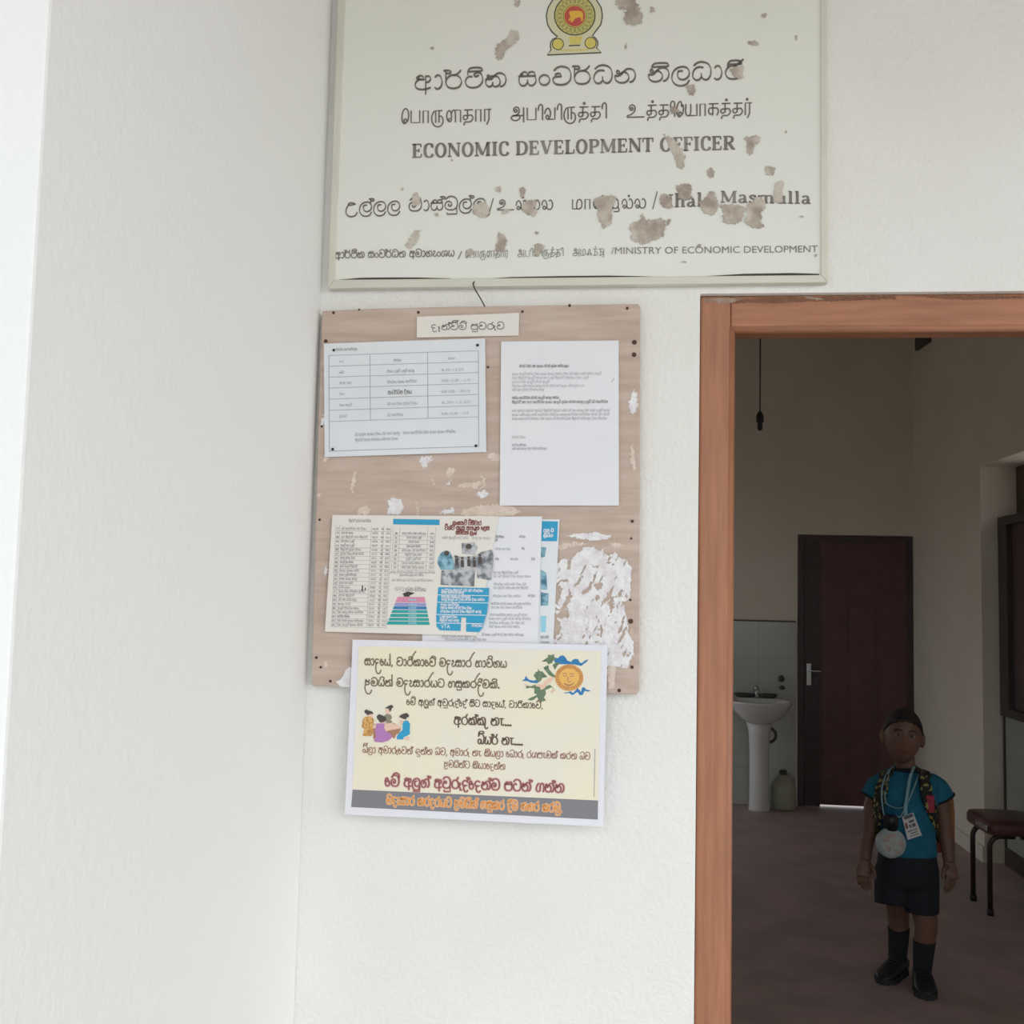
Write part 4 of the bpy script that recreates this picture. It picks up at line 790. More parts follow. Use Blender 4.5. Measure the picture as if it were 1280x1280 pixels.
def small(k, x0, y0, x1, y1, h, w, seed): k.si(filler(x1-x0, h, seed), x0, y0, x1, y1, h*.92, w*.66, seg=2)
S2 = Sheet(BY-.0035, (404, 424, 608, 571), lambda u, v: .0012*math.sin(3.1*u)*(.6+.4*v))
tt = paper('timetable_sheet', S2, ((404.6, 429.6), (606.4, 423), (607.8, 565), (405.8, 571.4)), M_PAPERB, 16, 8)
tag(tt, 'white landscape sheet with a ruled timetable at upper left of the board', 'paper sheet')
k = Ink(S2, .0005)
rows = [444.4, 458, 471.6, 485.2, 499, 513, 527, 564]
def yr(y, x): return y-(x-411)*.0315
for y in rows: k.line(411, yr(y, 411), 598, yr(y, 598), .7 if y < 560 else .8, 12)
for x in (411.2, 462.6, 534.6, 598): k.line(x, yr(444.4, x), x+.6, yr(527 if x in (462.6, 534.6) else 564, x), .8, 8)
k.out('ruling', M_RULE, tt)
k = Ink(S2, .0006)
small(k, 420, 438.6, 447, 437.8, 3, .55, 1)
for i, (y, w1, w2, w3, b) in enumerate([(454, 6, 10, 9, .5), (467.6, 6, 34, 28, .6), (481, 16, 37, 36, .55), (494.6, 7, 0, 36, .5), (508.4, 16, 38, 36, .5), (522.4, 10, 20, 34, .5)]):
    small(k, 424, yr(y, 424), 424+w1, yr(y, 424+w1), 2.6, b, 10+i)
    x = 492 if i == 0 else 484
    if w2: small(k, x, yr(y+.6, x), x+w2, yr(y+.6, x+w2), 2.9, b+.05, 20+i)
    if i == 0: small(k, 560, yr(454, 560), 569, yr(454, 569), 2.6, .5, 3)
    else: k.si(['8.30-12.00 - 1.30-4.15', '8.30-12.00', '9.00-12.30 - 4.15'][i % 3], 552, yr(y+1, 552), 552+w3, yr(y+1, 552+w3), 2.6, .5, seg=2)
small(k, 443.6, 545, 500, 543.2, 3.2, .6, 41); small(k, 504, 543, 570, 540.8, 3.2, .6, 42); small(k, 444, 551.8, 498, 550, 3.0, .55, 43); k.out('print', M_PRINT, tt)
k = Ink(S2, .0007); k.si('සංවර්ධන දිනය', 485, yr(495.4, 485), 515, yr(495.4, 515), 4.0, .55, seg=3); k.out('bold_print', M_TITLE, tt)
for px, py_, lbx in [(417.4, 437.8, 'top left'), (597, 431.6, 'top right'), (416, 561.6, 'bottom left'), (595, 557.4, 'bottom right')]:
    c = onw(px, py_, S2.y-.0012)
    t = MB().loft([((0, 0, 0), .0001, .0001), ((0, 0, .0002), .0024, .0024), ((0, 0, .0011), .0026, .0026), ((0, 0, .0024), .0013, .0013), ((0, 0, .0026), .0002, .0002)], 12)
    t.v = [Vector((c.x+v.x, c.y-.0004-v.z, c.z+v.y)) for v in t.v]
    tag(t.out('thumb_tack', M_BLACKP, None, True), 'black thumb tack at the %s corner of the timetable sheet' % lbx, 'tack', 'tacks of the timetable')
S3 = Sheet(BY-.0032, (624, 426, 774, 632), lambda u, v: .0015*math.sin(3.1*u)*v)
ls = paper('letter_sheet', S3, ((626.4, 427), (773.4, 425.6), (773.6, 632), (624.6, 632)), M_PAPER, 8, 12)
tag(ls, 'white portrait letter with small typed lines at upper right of the board', 'paper sheet')
k = Ink(S3, .0005); kb = Ink(S3, .0005)
def yl(y, x): return y-(x-640)*.006
for i, (x0, x1, y, b) in enumerate([(649, 711, 459.4, 1), (640, 752, 469, 0), (640, 736, 474, 0), (640, 687, 479, 0), (640, 731, 484, 0), (640, 680, 488.6, 0), (640, 699, 499, 1), (640, 760, 504.4, 1), (640, 762, 515, .5), (640, 762, 520, .5), (640, 759, 525, .5), (640, 657, 548, .5), (640, 658, 557.6, .5), (640, 684, 562.4, .5)]):
    small(kb if b == 1 else k, x0, yl(y, x0), x1, yl(y, x1), 2.7 if b < 1 else 3.0, .42+.2*b, 50+i)
k.line(764, 478, 768, 472.6, .8); k.out('print', M_PRINT, ls); kb.out('heading_print', M_TITLE, ls)

# papers layered in the lower half: old blue brochure, typed page, folded leaflet on top
S4 = Sheet(BY-.0030)
ob = paper('old_brochure', S4, ((660, 648.6), (699.6, 649.4), (691, 812), (660, 812)), M_PAPERB, 4, 8)
tag(ob, 'old brochure with a blue block, mostly hidden behind the typed page', 'brochure')
k = Ink(S4, .0005); k.poly([(676, 651.4), (697.4, 651.8), (696.4, 676.6), (676, 676.4)]); k.out('blue_block', M_BLUE, ob)
k = Ink(S4, .0007); k.si('පුහුණුව', 679.5, 665, 692.5, 665, 3.4, .9, seg=2); k.si('ලබන', 679.5, 671, 691.5, 671, 3.2, .9, seg=2); k.out('white_print', M_PAPER, ob)
k = Ink(S4, .0005); k.poly([(676, 684), (683, 684), (681, 696), (676, 697)]); k.poly([(676, 712), (683, 716), (684, 737), (676, 737)]); k.poly([(676, 740), (686, 742), (685, 757), (676, 757)]); k.out('photo_print', M_PHOTOB, ob)
k = Ink(S4, .0006); k.poly([(676, 770), (683, 770), (682, 790), (676, 790)]); k.out('pale_block', M_LBLUE, ob); k = Ink(S4, .0006); k.line(676, 802.6, 687, 803, 2.4); k.si('සහ මෙම', 676, 798, 686, 798, 3, .6, seg=2); k.out('print', M_PRINT, ob)
S5 = Sheet(BY-.0046, (528, 646, 679, 806), lambda u, v: .0016*max(u-.7, 0)/.3)
tpg = paper('typed_page', S5, ((530, 646), (677.6, 645.6), (672.6, 806), (527.6, 803)), M_PAPER, 14, 10)
tag(tpg, 'white typed page between the folded leaflet and the old blue brochure', 'paper sheet')
k = Ink(S5, .0005)
for i, (x0, x1, y) in enumerate([(619, 630, 672), (649, 657, 672), (619, 622, 676), (619, 638, 687.6), (652, 656, 687), (619, 624, 700), (638, 648, 700), (664, 669, 700), (617, 648, 717), (617, 664, 721.6), (617, 658, 731.6), (617, 660, 736.2), (616, 651, 746.4), (660, 669, 746), (614, 664, 756), (614, 653, 760.6), (612, 659, 770), (611, 664, 774.6), (611, 656, 780), (611, 650, 784.6), (602, 655, 794.6), (552, 596, 797), (556, 608, 800.6)]):
    small(k, x0, y, x1, y+.2, 2.7, .5, 90+i)
k.out('print', M_PRINT, tpg)
S6 = Sheet(BY-.0062, (406, 643, 624, 793), lambda u, v: .0025*v)
lf = paper('folded_leaflet', S6, ((415.6, 643.6), (624, 645.4), (596, 794.6), (406.6, 789.4)), M_PAPERC, 24, 10)
# its right edge bulges, so the page is cut to the photographed outline by a second narrow fold
tag(lf, 'folded cream leaflet with course tables, photos and blue block, above the poster', 'leaflet')
def LX(u, v):    # leaflet-relative to photo frame
    ax = 415.6+(624-415.6)*u; ay = 643.6+1.8*u; bx_ = 406.6+(596-406.6)*u; by_ = 789.4+5.2*u
    return ax+(bx_-ax)*v, ay+(by_-ay)*v
k = Ink(S6, .0006); kr = Ink(S6, .0005)
def row(x0, x1, y, seed, w=.5, h=2.6, kk=None): small(kk or k, x0, y, x1, y+(x1-x0)*.012, h, w, seed)
row(436, 464, 652.4, 200, .6, 3)
for i in range(24):
    v = (662-643.6)/146+i*.0349; y = 662+i*5.22; xo = 421-i*.235
    R = random.Random(i); row(xo+6, xo+6+R.uniform(12, 34), y, 210+i, .62); row(xo, xo+3, y, 250+i, .45, 2.2); row(xo+45, xo+52, y+.4, 280+i, .4, 2.2); row(xo+56, xo+59, y+.5, 310+i, .4, 2.2); row(xo+62, xo+67, y+.6, 330+i, .4, 2.2)
    if i % 2 == 0 or i > 4: kr.line(xo-1.5, y+1.4, xo+69, y+2.6, .35, 8)
for dx in (0, 5, 44.5, 60, 69.4): kr.line(420+dx, 656+dx*.02, 414.6+dx*.99, 784+dx*.02, .35, 8)
for i in range(9):
    y = 668+i*5.3; xo = 493-i*.2; R = random.Random(70+i); c = 518-i*.2; L = R.uniform(6, 16); row(c-L, c+L, y, 400+i, .55); row(xo+1, xo+4, y, 420+i, .5, 2.2); row(xo+45, xo+50, y+.3, 440+i, .45, 2.2); kr.line(xo-1, y+1.6, xo+52, y+2.4, .35, 6)
for dx in (0, 8, 43, 52.6): kr.line(492+dx, 659, 489.6+dx, 712, .35, 5)
row(488, 544, 716.4, 460, .5); row(500, 530, 720, 461, .5); row(490, 541, 726.4, 462, .45)
k.latin('NVQ', 494, 738.4, 505.6, 738.6, 5); k.si('ලබන මාර්ගය', 507, 738.8, 533, 739.2, 4, .7, seg=3); k.out('print', M_PRINT, lf); kr.out('ruling', M_RULE, lf)
k = Ink(S6, .0008); k.line(453.4, 732, 453.2, 739, 1.4); k.line(457, 734.6, 456.8, 738, 1.2); k.poly([(503, 742.4), (510, 739.4), (519, 741.4), (512, 744.6), (512, 746), (505, 745.6), (505, 743.6)]); k.out('cap_drawing', M_EBLK, lf)
k = Ink(S6, .0006); k.poly([(491.6, 648.6), (549.6, 649.6), (549.4, 656.4), (491.6, 655.4)]); k.out('blue_bar', M_BLUE, lf)
cols = [M_PINKP, M_VIOL, M_DBLUE, M_TEAL, M_TEAL, M_TEAL, M_TEAL]
yy = [746, 753.6, 757.8, 762.4, 767.2, 772.2, 776.6]; ye = [752.8, 757.2, 761.4, 766, 771, 775.6, 780.6]
for i in range(7):
    f0 = lambda y: 497.4-(y-746)*.39; f1 = lambda y: 531+(y-746)*.19
    k = Ink(S6, .0006); k.poly([(f0(yy[i]), yy[i]), (f1(yy[i]), yy[i]+.4), (f1(ye[i]), ye[i]+.4), (f0(ye[i]), ye[i])]); k.out('pyramid_step', cols[i], lf)
    k = Ink(S6, .0008); y = (yy[i]+ye[i])/2; k.si('සහ මෙම ලබන', 511, y+1.2, 521, y+1.2, 1.8, .4, seg=1); k.out('step_print', M_LBLUE, lf)
k = Ink(S6, .0007)
for t, x0, x1, y in [('ලංකාවේ විනිවාර', 566, 602, 656), ('විශ්ව සුදුසු ඇගයන ලෙස', 556, 612, 662.2), ('සම්මාන ලැබි', 570, 596, 668)]: k.si(t.replace('ඇ', 'අ'), x0, y, x1, y+.4, 4.2, 1.05, seg=3)
k.out('maroon_title', M_MAR, lf)
k = Ink(S6, .0006); row(553, 586, 673.6, 500, .55, 3, k); row(590, 613, 674, 501, .4, 3, k); k.out('print', M_PRINT, lf)
for pts, mt in [([(577, 679), (593, 678), (597, 684), (594, 694), (578, 692)], M_PHOTO), ([(553, 690), (558, 688), (563, 690), (567, 700), (568, 712), (551, 712), (547, 704), (548, 696)], M_PHOTOB), ([(568, 694), (576, 696), (594, 695), (602, 690), (615, 687), (617, 695), (616, 712), (600, 714), (568, 713)], M_PHOTO), ([(552, 713), (578, 713), (594, 714), (593, 733), (551, 731)], M_PHOTO), ([(595, 708), (616, 709), (614, 725), (597, 723)], M_PHOTO)]:
    k = Ink(S6, .0006+.00002*len(pts)); k.poly(pts); k.out('photo_print', mt, lf)
k = Ink(S6, .0009); k.disc(558.5, 691.5, 3.4, 3.2, 12); k.disc(586, 683, 4, 3.4, 12)
for x, y in [(571, 696), (578, 698), (586, 697), (593, 698), (600, 694)]: k.disc(x, y, 1.7, 1.7, 8); k.poly([(x-2, y+2), (x+2, y+2), (x+2.4, y+11), (x-1.6, y+11)])
k.out('photo_figures', M_HAIRP, lf)
k = Ink(S6, .0006); k.poly([(548, 734), (611.6, 735), (611, 748), (609, 766), (603, 785), (599, 790), (583, 789.6), (583, 772), (577, 771.6), (576, 788.6), (550, 787.6), (546, 783), (545.6, 770)]); k.out('blue_block', M_BLUE, lf)
k = Ink(S6, .0009)
for y, x0, x1 in [(743.6, 547.4, 611), (752.6, 547, 610.4), (768, 546, 607), (778.6, 546, 604)]: k.line(x0, y, x1, y+1, .9, 5)
for i, (x0, x1, y) in enumerate([(552, 604, 739.4), (552, 580, 742), (552, 588, 747), (552, 606, 750.6), (551, 574, 757), (551, 590, 761), (551, 602, 765.6), (550, 572, 772), (550, 574, 776.6), (590, 603, 783)]): small(k, x0, y, x1, y+.4, 2.8, .8, 520+i)
k.latin('VTA', 551.6, 785.4, 563, 785.6, 5.2); k.out('white_print', M_PAPER, lf)

# ------------------------------------------------------------------ the printed new-year poster, half on the board, half on the wall
S7 = Sheet(BY-.0090, (430, 799, 760, 1033), lambda u, v: .0015+.0030*u*(1-v)+(-.004 if v > .3 else -.0133*v)+.007*max(v-.75, 0)*u*4)
po = paper('poster', S7, ((441, 799.4), (759.6, 806.4), (754, 1032.6), (430.4, 1018.4)), M_POSTERW, 24, 18)
tag(po, 'cream and white printed poster with a smiling sun, overlapping the lower edge of the board', 'poster')
N = 16
def edge(a, b): return [(a[0]+(b[0]-a[0])*i/N, a[1]+(b[1]-a[1])*i/N) for i in range(N)]
def patch(quad, nx, ny, eps, name, material):
    (ax, ay), (bx_, by_), (cx_, cy_), (dx_, dy_) = quad; V = []; F = []
    for j in range(ny+1):
        for i in range(nx+1):
            u, w = i/nx, j/ny; V.append(S7.pt((ax*(1-u)+bx_*u)*(1-w)+(dx_*(1-u)+cx_*u)*w, (ay*(1-u)+by_*u)*(1-w)+(dy_*(1-u)+cy_*u)*w, eps))
    for j in range(ny):
        for i in range(nx): a_ = j*(nx+1)+i; F.append((a_, a_+nx+1, a_+nx+2, a_+1))
    return mesh_obj(name, V, F, material, po)
patch(((448.6, 807.8), (751.4, 813.4), (747.6, 1001), (440.2, 987.4)), 24, 18, .0005, 'cream_ground', M_YELL)
patch(((440.4, 987.2), (747.6, 1000.4), (747.2, 1023.8), (438.6, 1009)), 24, 3, .0006, 'grey_band', M_BAND)
k = Ink(S7, .0010); k.si('සාදයේ, චාරිකාවේ මද්‍යසාර භාවිතය', 456, 831.2, 634, 834.2, 7.6, 1.75, .12, 5, True); k.si('ළමයින් මද්‍යසාරයට හසුකරදීමකි.', 456, 857.2, 625, 860.2, 7.6, 1.75, .12, 5, True); k.out('cursive_headline', M_BRN, po)
k = Ink(S7, .0010); k.si('මේ අලුත් අවුරුද්දේ සිට සාදයේ, චාරිකාවේ,', 508, 881, 679, 885.6, 6.4, 1.15, .1, 4); k.out('small_print', M_DBRN, po)
k = Ink(S7, .0010); k.si('අරක්කු නෑ...', 567.5, 905.6, 640, 907.4, 9.4, 2.0, -.35, 5); k.si('බියර් නෑ....', 597, 930, 654, 931.6, 9.2, 2.0, -.35, 5); k.out('bold_print', M_DBRN, po)
k = Ink(S7, .0010); k.si('බීලා අමාරුවෙන් ඉන්න බව, අමාරු නෑ කියලා බොරු රඟපෑමක් කරන බව', 453, 941, 738, 949.6, 6.8, 1.2, -.2, 4); k.si('ළමයින්ට කියාදෙන්න', 555, 959, 632, 962.4, 6.6, 1.15, -.2, 4); k.out('small_print', M_RBRN, po)
T8 = 'මේ අලුත් අවුරුද්දෙන්ම පටන් ගන්න'
k = Ink(S7, .0008); k.si(T8, 481, 982.6, 706, 990.6, 10.2, 3.3, 0, 5); k.out('pink_halo', M_MARP, po)
k = Ink(S7, .0011); k.si(T8, 481, 982.6, 706, 990.6, 10.2, 1.75, -.3, 5); k.out('maroon_slogan', M_MAR, po)
T9 = 'මද්‍යසාර කරදරයට ළමයින් හසුකර දීම නතර කරමු.'
k = Ink(S7, .0009); k.si(T9, 483, 1005, 703, 1014.8, 8.8, 2.7, 0, 5); k.out('band_outline', M_PEACH, po)
k = Ink(S7, .0012); k.si(T9, 483, 1005, 703, 1014.8, 8.8, 1.5, 0, 5); k.out('band_slogan', M_ORG, po)
k = Ink(S7, .0010); k.line(743.8, 936, 742.6, 996, .9, 6); k.out('side_credit', M_PRINTL, po)
# sun with ribbons and leaves: px = 645 + X/10.67, py = 810 + Y/10.67 of the enlargement
def S(L): return [(645+x/10.667, 810+y/10.667) for x, y in L]
k = Ink(S7, .0008); k.poly(S([(500, 150), (520, 125), (560, 135), (590, 105), (625, 95), (660, 120), (685, 165), (740, 185), (750, 160), (790, 142), (830, 150), (850, 190), (880, 200), (920, 165), (970, 150), (940, 185), (870, 238), (800, 222), (740, 215), (660, 215), (560, 215), (520, 190)]))
k.poly(S([(75, 440), (115, 415), (130, 370), (150, 400), (180, 425), (240, 435), (300, 410), (330, 440), (280, 470), (200, 462), (150, 440)])); k.poly(S([(630, 595), (690, 590), (730, 575), (760, 600), (800, 560), (820, 535), (850, 560), (865, 590), (880, 530), (905, 520), (940, 555), (1000, 568), (960, 582), (915, 570), (890, 625), (850, 630), (820, 585), (790, 605), (750, 630), (710, 600), (660, 606)])); k.out('blue_ribbon', M_DBLUE, po)
k = Ink(S7, .0009)
for L in [[(340, 180), (400, 140), (430, 120), (430, 85), (465, 95), (510, 80), (510, 120), (545, 150), (500, 160), (480, 200), (430, 215), (410, 180)], [(490, 220), (540, 190), (600, 195), (560, 225), (520, 290), (505, 260)], [(365, 265), (400, 240), (435, 230), (440, 280), (490, 340), (550, 385), (520, 400), (440, 360), (400, 310)], [(235, 370), (265, 320), (295, 310), (290, 270), (320, 310), (350, 310), (390, 355), (420, 385), (350, 400), (330, 440), (280, 450), (260, 400)], [(330, 500), (250, 490), (200, 510), (140, 500), (130, 540), (190, 530), (250, 540), (240, 600), (280, 620), (250, 640), (200, 660), (150, 690), (200, 700), (240, 690), (280, 650), (300, 690), (330, 720), (400, 700), (370, 660), (400, 610), (390, 560), (440, 540), (480, 520), (530, 580), (500, 530), (450, 490), (380, 520)]]: k.poly(S(L))
k.out('leaves', M_GREEN, po)
k = Ink(S7, .0011)
for L in [[(250, 505), (300, 480), (350, 490), (400, 430), (450, 390), (520, 385), (480, 440), (420, 480), (380, 540), (330, 560), (320, 520)], [(470, 560), (510, 540), (520, 570), (470, 610)], [(105, 485), (140, 480), (150, 500), (120, 505)]]: k.poly(S(L))
k.out('blossom', M_SKINP, po)
k = Ink(S7, .0012); sc = S([(710, 395)])[0]; k.disc(sc[0], sc[1], 17.6, 16.6, 36); k.out('sun_disc', M_SUNC, po)
k = Ink(S7, .0014); k.disc(sc[0], sc[1]-.2, 12.4, 11.4, 30); k.out('sun_face', M_SUNF, po)
k = Ink(S7, .0016)
for L in [[(625, 350), (650, 335), (680, 345)], [(715, 350), (745, 338), (775, 350)], [(630, 365), (655, 375), (680, 365)], [(720, 370), (745, 378), (770, 368)], [(698, 385), (690, 440), (715, 450), (730, 435)], [(640, 465), (690, 490), (740, 485), (775, 460)], [(645, 475), (700, 505), (765, 475)]]: k.stroke([(a.x, a.y) for a in spline([(x, y, 0) for x, y in S(L)], 4)], .9, cap=False)
for i in range(28):
    t = 2*math.pi*i/28; k.line(sc[0]+13*math.cos(t), sc[1]+12*math.sin(t), sc[0]+16.6*math.cos(t+.08), sc[1]+15.6*math.sin(t+.08), .8)
k.out('sun_drawing', M_TABLEP, po)
# four women seated round a low table: px = 445 + X/16
def G(L): return [(445+x/16, 870+y/16) for x, y in L]
def gp(name, m, e, *Ls):
    k = Ink(S7, e)
    for L in Ls: k.poly(G(L))
    k.out(name, m, po)
gp('table_drawing', M_TABLEP, .0008, [(330, 560), (560, 545), (760, 545), (900, 620), (890, 670), (860, 740), (800, 780), (760, 860), (700, 800), (340, 860), (340, 640)])
gp('skin_drawing', M_SKINP, .0010, [(300, 610), (400, 555), (420, 660), (330, 640)], [(560, 560), (700, 540), (880, 600), (900, 650), (700, 680), (600, 710), (560, 650)], [(240, 380), (310, 350), (330, 400), (290, 430), (230, 420)], [(580, 280), (640, 255), (690, 300), (660, 370), (590, 350)], [(860, 490), (930, 480), (950, 530), (900, 590), (870, 560)], [(960, 850), (1050, 800), (1080, 880), (1000, 890)], [(500, 520), (570, 490), (600, 560), (480, 570)])
gp('gold_dress', M_BATIK, .0012, [(130, 500), (160, 430), (240, 410), (330, 430), (360, 490), (330, 620), (340, 700), (320, 790), (230, 810), (130, 800), (160, 660), (110, 620)])
gp('olive_dress', M_OLIVE, .0009, [(560, 400), (610, 350), (690, 370), (720, 440), (690, 480), (730, 520), (700, 545), (600, 540)])
gp('purple_dress', M_PURP, .0014, [(400, 570), (470, 550), (570, 550), (560, 640), (600, 710), (700, 760), (720, 830), (640, 900), (520, 930), (380, 920), (350, 890), (400, 800), (380, 700)])
gp('blue_dress', M_BLUE, .0014, [(930, 560), (960, 500), (1030, 490), (1080, 560), (1070, 680), (1080, 760), (1020, 800), (960, 820), (940, 870), (820, 870), (810, 820), (850, 750), (930, 680)])
gp('hair_drawing', M_HAIRP, .0016, [(165, 300), (200, 268), (245, 290), (320, 310), (350, 360), (290, 360), (230, 385), (170, 330)], [(410, 410), (450, 365), (510, 380), (590, 420), (610, 480), (560, 520), (490, 535), (450, 490), (420, 450)], [(570, 250), (620, 215), (670, 190), (710, 175), (750, 215), (710, 250), (700, 300), (670, 310), (650, 250)], [(860, 420), (890, 380), (960, 350), (1010, 340), (1060, 380), (1050, 430), (1020, 420), (1000, 470), (950, 460)])
# ------------------------------------------------------------------ the boy, standing and facing the doorway
BYB = 2.42                                             # depth of the plane through his spine
def B(px, py, d=0.0): return onw(px, py, BYB+d)
base = onf(1140, 1230); boy = empty('person', (B(1134, 1000).x, BYB, 0), 'small boy in blue shirt, navy shorts and black socks, standing inside the doorway', 'person')
PXM = (B(1200, 1000)-B(1100, 1000)).x/100            # metres per photo pixel at his depth
body = MB()
# head, modelled around its own centre, facing -y, then turned a little to his right
hc = B(1128.5, 920, -.015); HW, HD, HH = 23.0*PXM, .088, 35.0*PXM
hv = []; hf = []; NU, NV = 40, 30
for j in range(NV+1):
    th = -math.pi/2+math.pi*j/NV
    for i in range(NU):
        ph = 2*math.pi*i/NU
        x, y, z = math.cos(th)*math.sin(ph), -math.cos(th)*math.cos(ph), math.sin(th)
        jaw = 1-.21*max(-z, 0)**1.6*(1 if y < .3 else .6); X, Y, Z = x*HW*jaw, y*HD*(1-.12*max(-z, 0)), z*HH
        fr = max(-y, 0)
        g = lambda cx, cz, s: math.exp(-((x-cx)**2+(z-cz)**2)/(s*s))
        if fr > 0:
            Y -= .017*g(0, -.14, .11)*fr+.009*g(0, .02, .09)*fr                  # nose and bridge
            Y += .010*(g(.36, .10, .15)+g(-.36, .10, .15))*fr                     # eye hollows
            Y -= .004*(g(.36, .26, .16)+g(-.36, .26, .16))*fr                     # brow
            Y -= .008*g(0, -.47, .15)*fr-.005*g(0, -.48, .035)*fr                 # lips
            Y -= .006*g(0, -.82, .2)*fr                                           # chin
            Y -= .004*(g(.5, -.2, .25)+g(-.5, -.2, .25))*fr                       # cheeks
        hv.append(Vector((X, Y, Z)))
for j in range(NV):
    for i in range(NU): hf.append((j*NU+i, j*NU+(i+1) % NU, (j+1)*NU+(i+1) % NU, (j+1)*NU+i))
hf.append(tuple(reversed(range(NU)))); hf.append(tuple(NV*NU+i for i in range(NU)))
HR = Matrix.Rotation(math.radians(-9), 3, 'Z') @ Matrix.Rotation(math.radians(4), 3, 'Y')
def H3(x, y, z): return hc+HR @ Vector((x, y, z))
body.add([hc+HR @ v for v in hv], hf)
for s in (-1, 1):                                      # ears
    e = MB().ball((0, 0, 0), .010, .019, .030, 12, 8)
    e.v = [H3(s*(HW+.004)+v.x+abs(v.y)*s*.2, .008+v.y, -.010+v.z) for v in e.v]; body.add(e.v, e.f)
# neck, chest, belly and hips
body.tube([H3(0, .014, -.05), B(1132, 960, .005), B(1133, 972, .008)], [.040, .038, .044], 16)
sh = B(1133, 970); hp_ = B(1133, 1078)
def ring(px, py, wpx, dep, dy=0, q=2.4): c = B(px, py, dy); return (c, wpx*PXM/2, dep, q)
body.loft([ring(1133, 962, 26, .04, .01), ring(1133, 968, 58, .058, .012), ring(1133, 978, 74, .075, .008), ring(1133, 1000, 68, .086), ring(1133, 1030, 62, .083, -.004), ring(1133, 1060, 62, .082), ring(1133, 1084, 66, .085, .006), ring(1133, 1098, 56, .07, .006)], 24)
def limb(pts, rad, seg=5):
    P = spline(pts, seg); n = len(rad)-1; R = []
    for i in range(len(P)):
        t = i/(len(P)-1)*n; k = min(int(t), n-1); R.append(rad[k]*(1-(t-k))+rad[k+1]*(t-k))
    body.tube(P, R, 14)
def hand(w, d, side, s=.80):                           # palm, five unequal curled fingers and a thumb from the palm's side
    w = Vector(w); d = Vector(d).normalized(); fwd = Vector((0, -1, 0)); fwd = (fwd-d*fwd.dot(d)).normalized(); out = Vector((side, 0, 0))
    out = (out-d*out.dot(d)-fwd*out.dot(fwd)).normalized(); fwd, out = fwd*.62-out*.78, out*.62+fwd*.78   # back of the hand half forward
    # the palm is turned towards the thigh: its breadth runs front to back
    body.loft([((0, 0, 0), .016*s, .020*s)], 10) if 0 else None
    pl = [w-d*.016, w+d*.025*s, w+d*.055*s, w+d*.078*s]
    V = MB().tube(pl, [.024*s, .034*s, .040*s, .037*s], 14, .5)
    cen = w+d*.04*s
    v2 = []
    for v in V.v:                                      # align the broad side of the palm with fwd
        r = v-w; a = r.dot(d); rad = r-d*a; v2.append((a, rad))
    body.add([w+d*a+fwd*(rad.dot(fwd)*(1.0 if 1 else 1))+out*(rad.dot(out)) for a, rad in v2], V.f)
    for k, (off, ln, r) in enumerate([(.029, .064, .0080), (.0095, .073, .0086), (-.0098, .068, .0082), (-.028, .054, .0072)]):
        p0 = w+d*.066*s+fwd*off*s; inn = -out
        p1 = p0+d*ln*.45*s+inn*.004*s; p2 = p1+(d*.92+inn*.38).normalized()*ln*.34*s; p3 = p2+(d*.75+inn*.65).normalized()*ln*.3*s
        body.tube(spline([p0, p1, p2, p3], 3), [r*s*1.05]*4+[r*s]*3+[r*s*.9]*2+[r*s*.7], 10)
    t0 = w+d*.018*s+fwd*.026*s; t1 = t0+(d*.75+fwd*.75).normalized()*.03*s; t2 = t1+(d+fwd*.25-out*.15).normalized()*.026*s; t3 = t2+d*.018*s
    body.tube(spline([t0, t1, t2, t3], 3), [.0115*s]*4+[.0098*s]*3+[.0085*s]*2+[.0065*s], 10)
aL = [B(1101, 981, .01), B(1091, 1005, .012), B(1087, 1036, .012), B(1083, 1058, -.008), B(1081.5, 1075, -.022)]
aR = [B(1166, 981, .01), B(1177, 1006, .012), B(1182, 1040, .012), B(1185, 1062, -.006), B(1186.5, 1078, -.02)]
AR_ = [.033, .033, .028, .026, .021]
limb(aL, AR_); limb(aR, AR_)
hand(aL[-1], (aL[-1]-aL[-2])*1.0, -1); hand(aR[-1], (aR[-1]-aR[-2])*1.0, 1)
fl = onf(1122, 1219); fr_ = onf(1153, 1233)            # heels
def at(p, z, dx=0, dy=0): return Vector((p.x+dx, p.y+dy, z))
zl = lambda py: B(1133, py).z
lL = [B(1118, 1080, .0), B(1122, 1112, -.004), at(fl, zl(1146), -.010, -.05), at(fl, zl(1176), .0, -.02), at(fl, .065)]
lR = [B(1149, 1080, .0), B(1151, 1116, -.01), at(fr_, zl(1150), .006, -.03), at(fr_, zl(1180), .004, -.012), at(fr_, .065)]
LR_ = [.066, .058, .043, .039, .030]
limb(lL, LR_, 7); limb(lR, LR_, 7)
tl_ = Vector((-.62, -.78, 0)).normalized(); tr_ = Vector((-.16, -1, 0)).normalized()
for p, t in ((fl, tl_), (fr_, tr_)): body.tube([at(p, .055), at(p, .034)+t*.02, at(p, .024)+t*.08], [.027, .022, .014], 12)
bo = fuse(body.out('body', M_SKIN, boy), .0036, 5)
bo.data.materials.append(M_LIP)
mo = H3(0, -HD, -.46*HH); ax_ = HR @ Vector((1, 0, 0)); inv = HR.transposed()
for p in bo.data.polygons:
    l = inv @ (p.center-hc)
    if l.y < -HD*.55 and abs(l.x) < .020 and abs(l.z+.475*HH) < .0062*(1-(l.x/.021)**2)+.001: p.material_index = 1
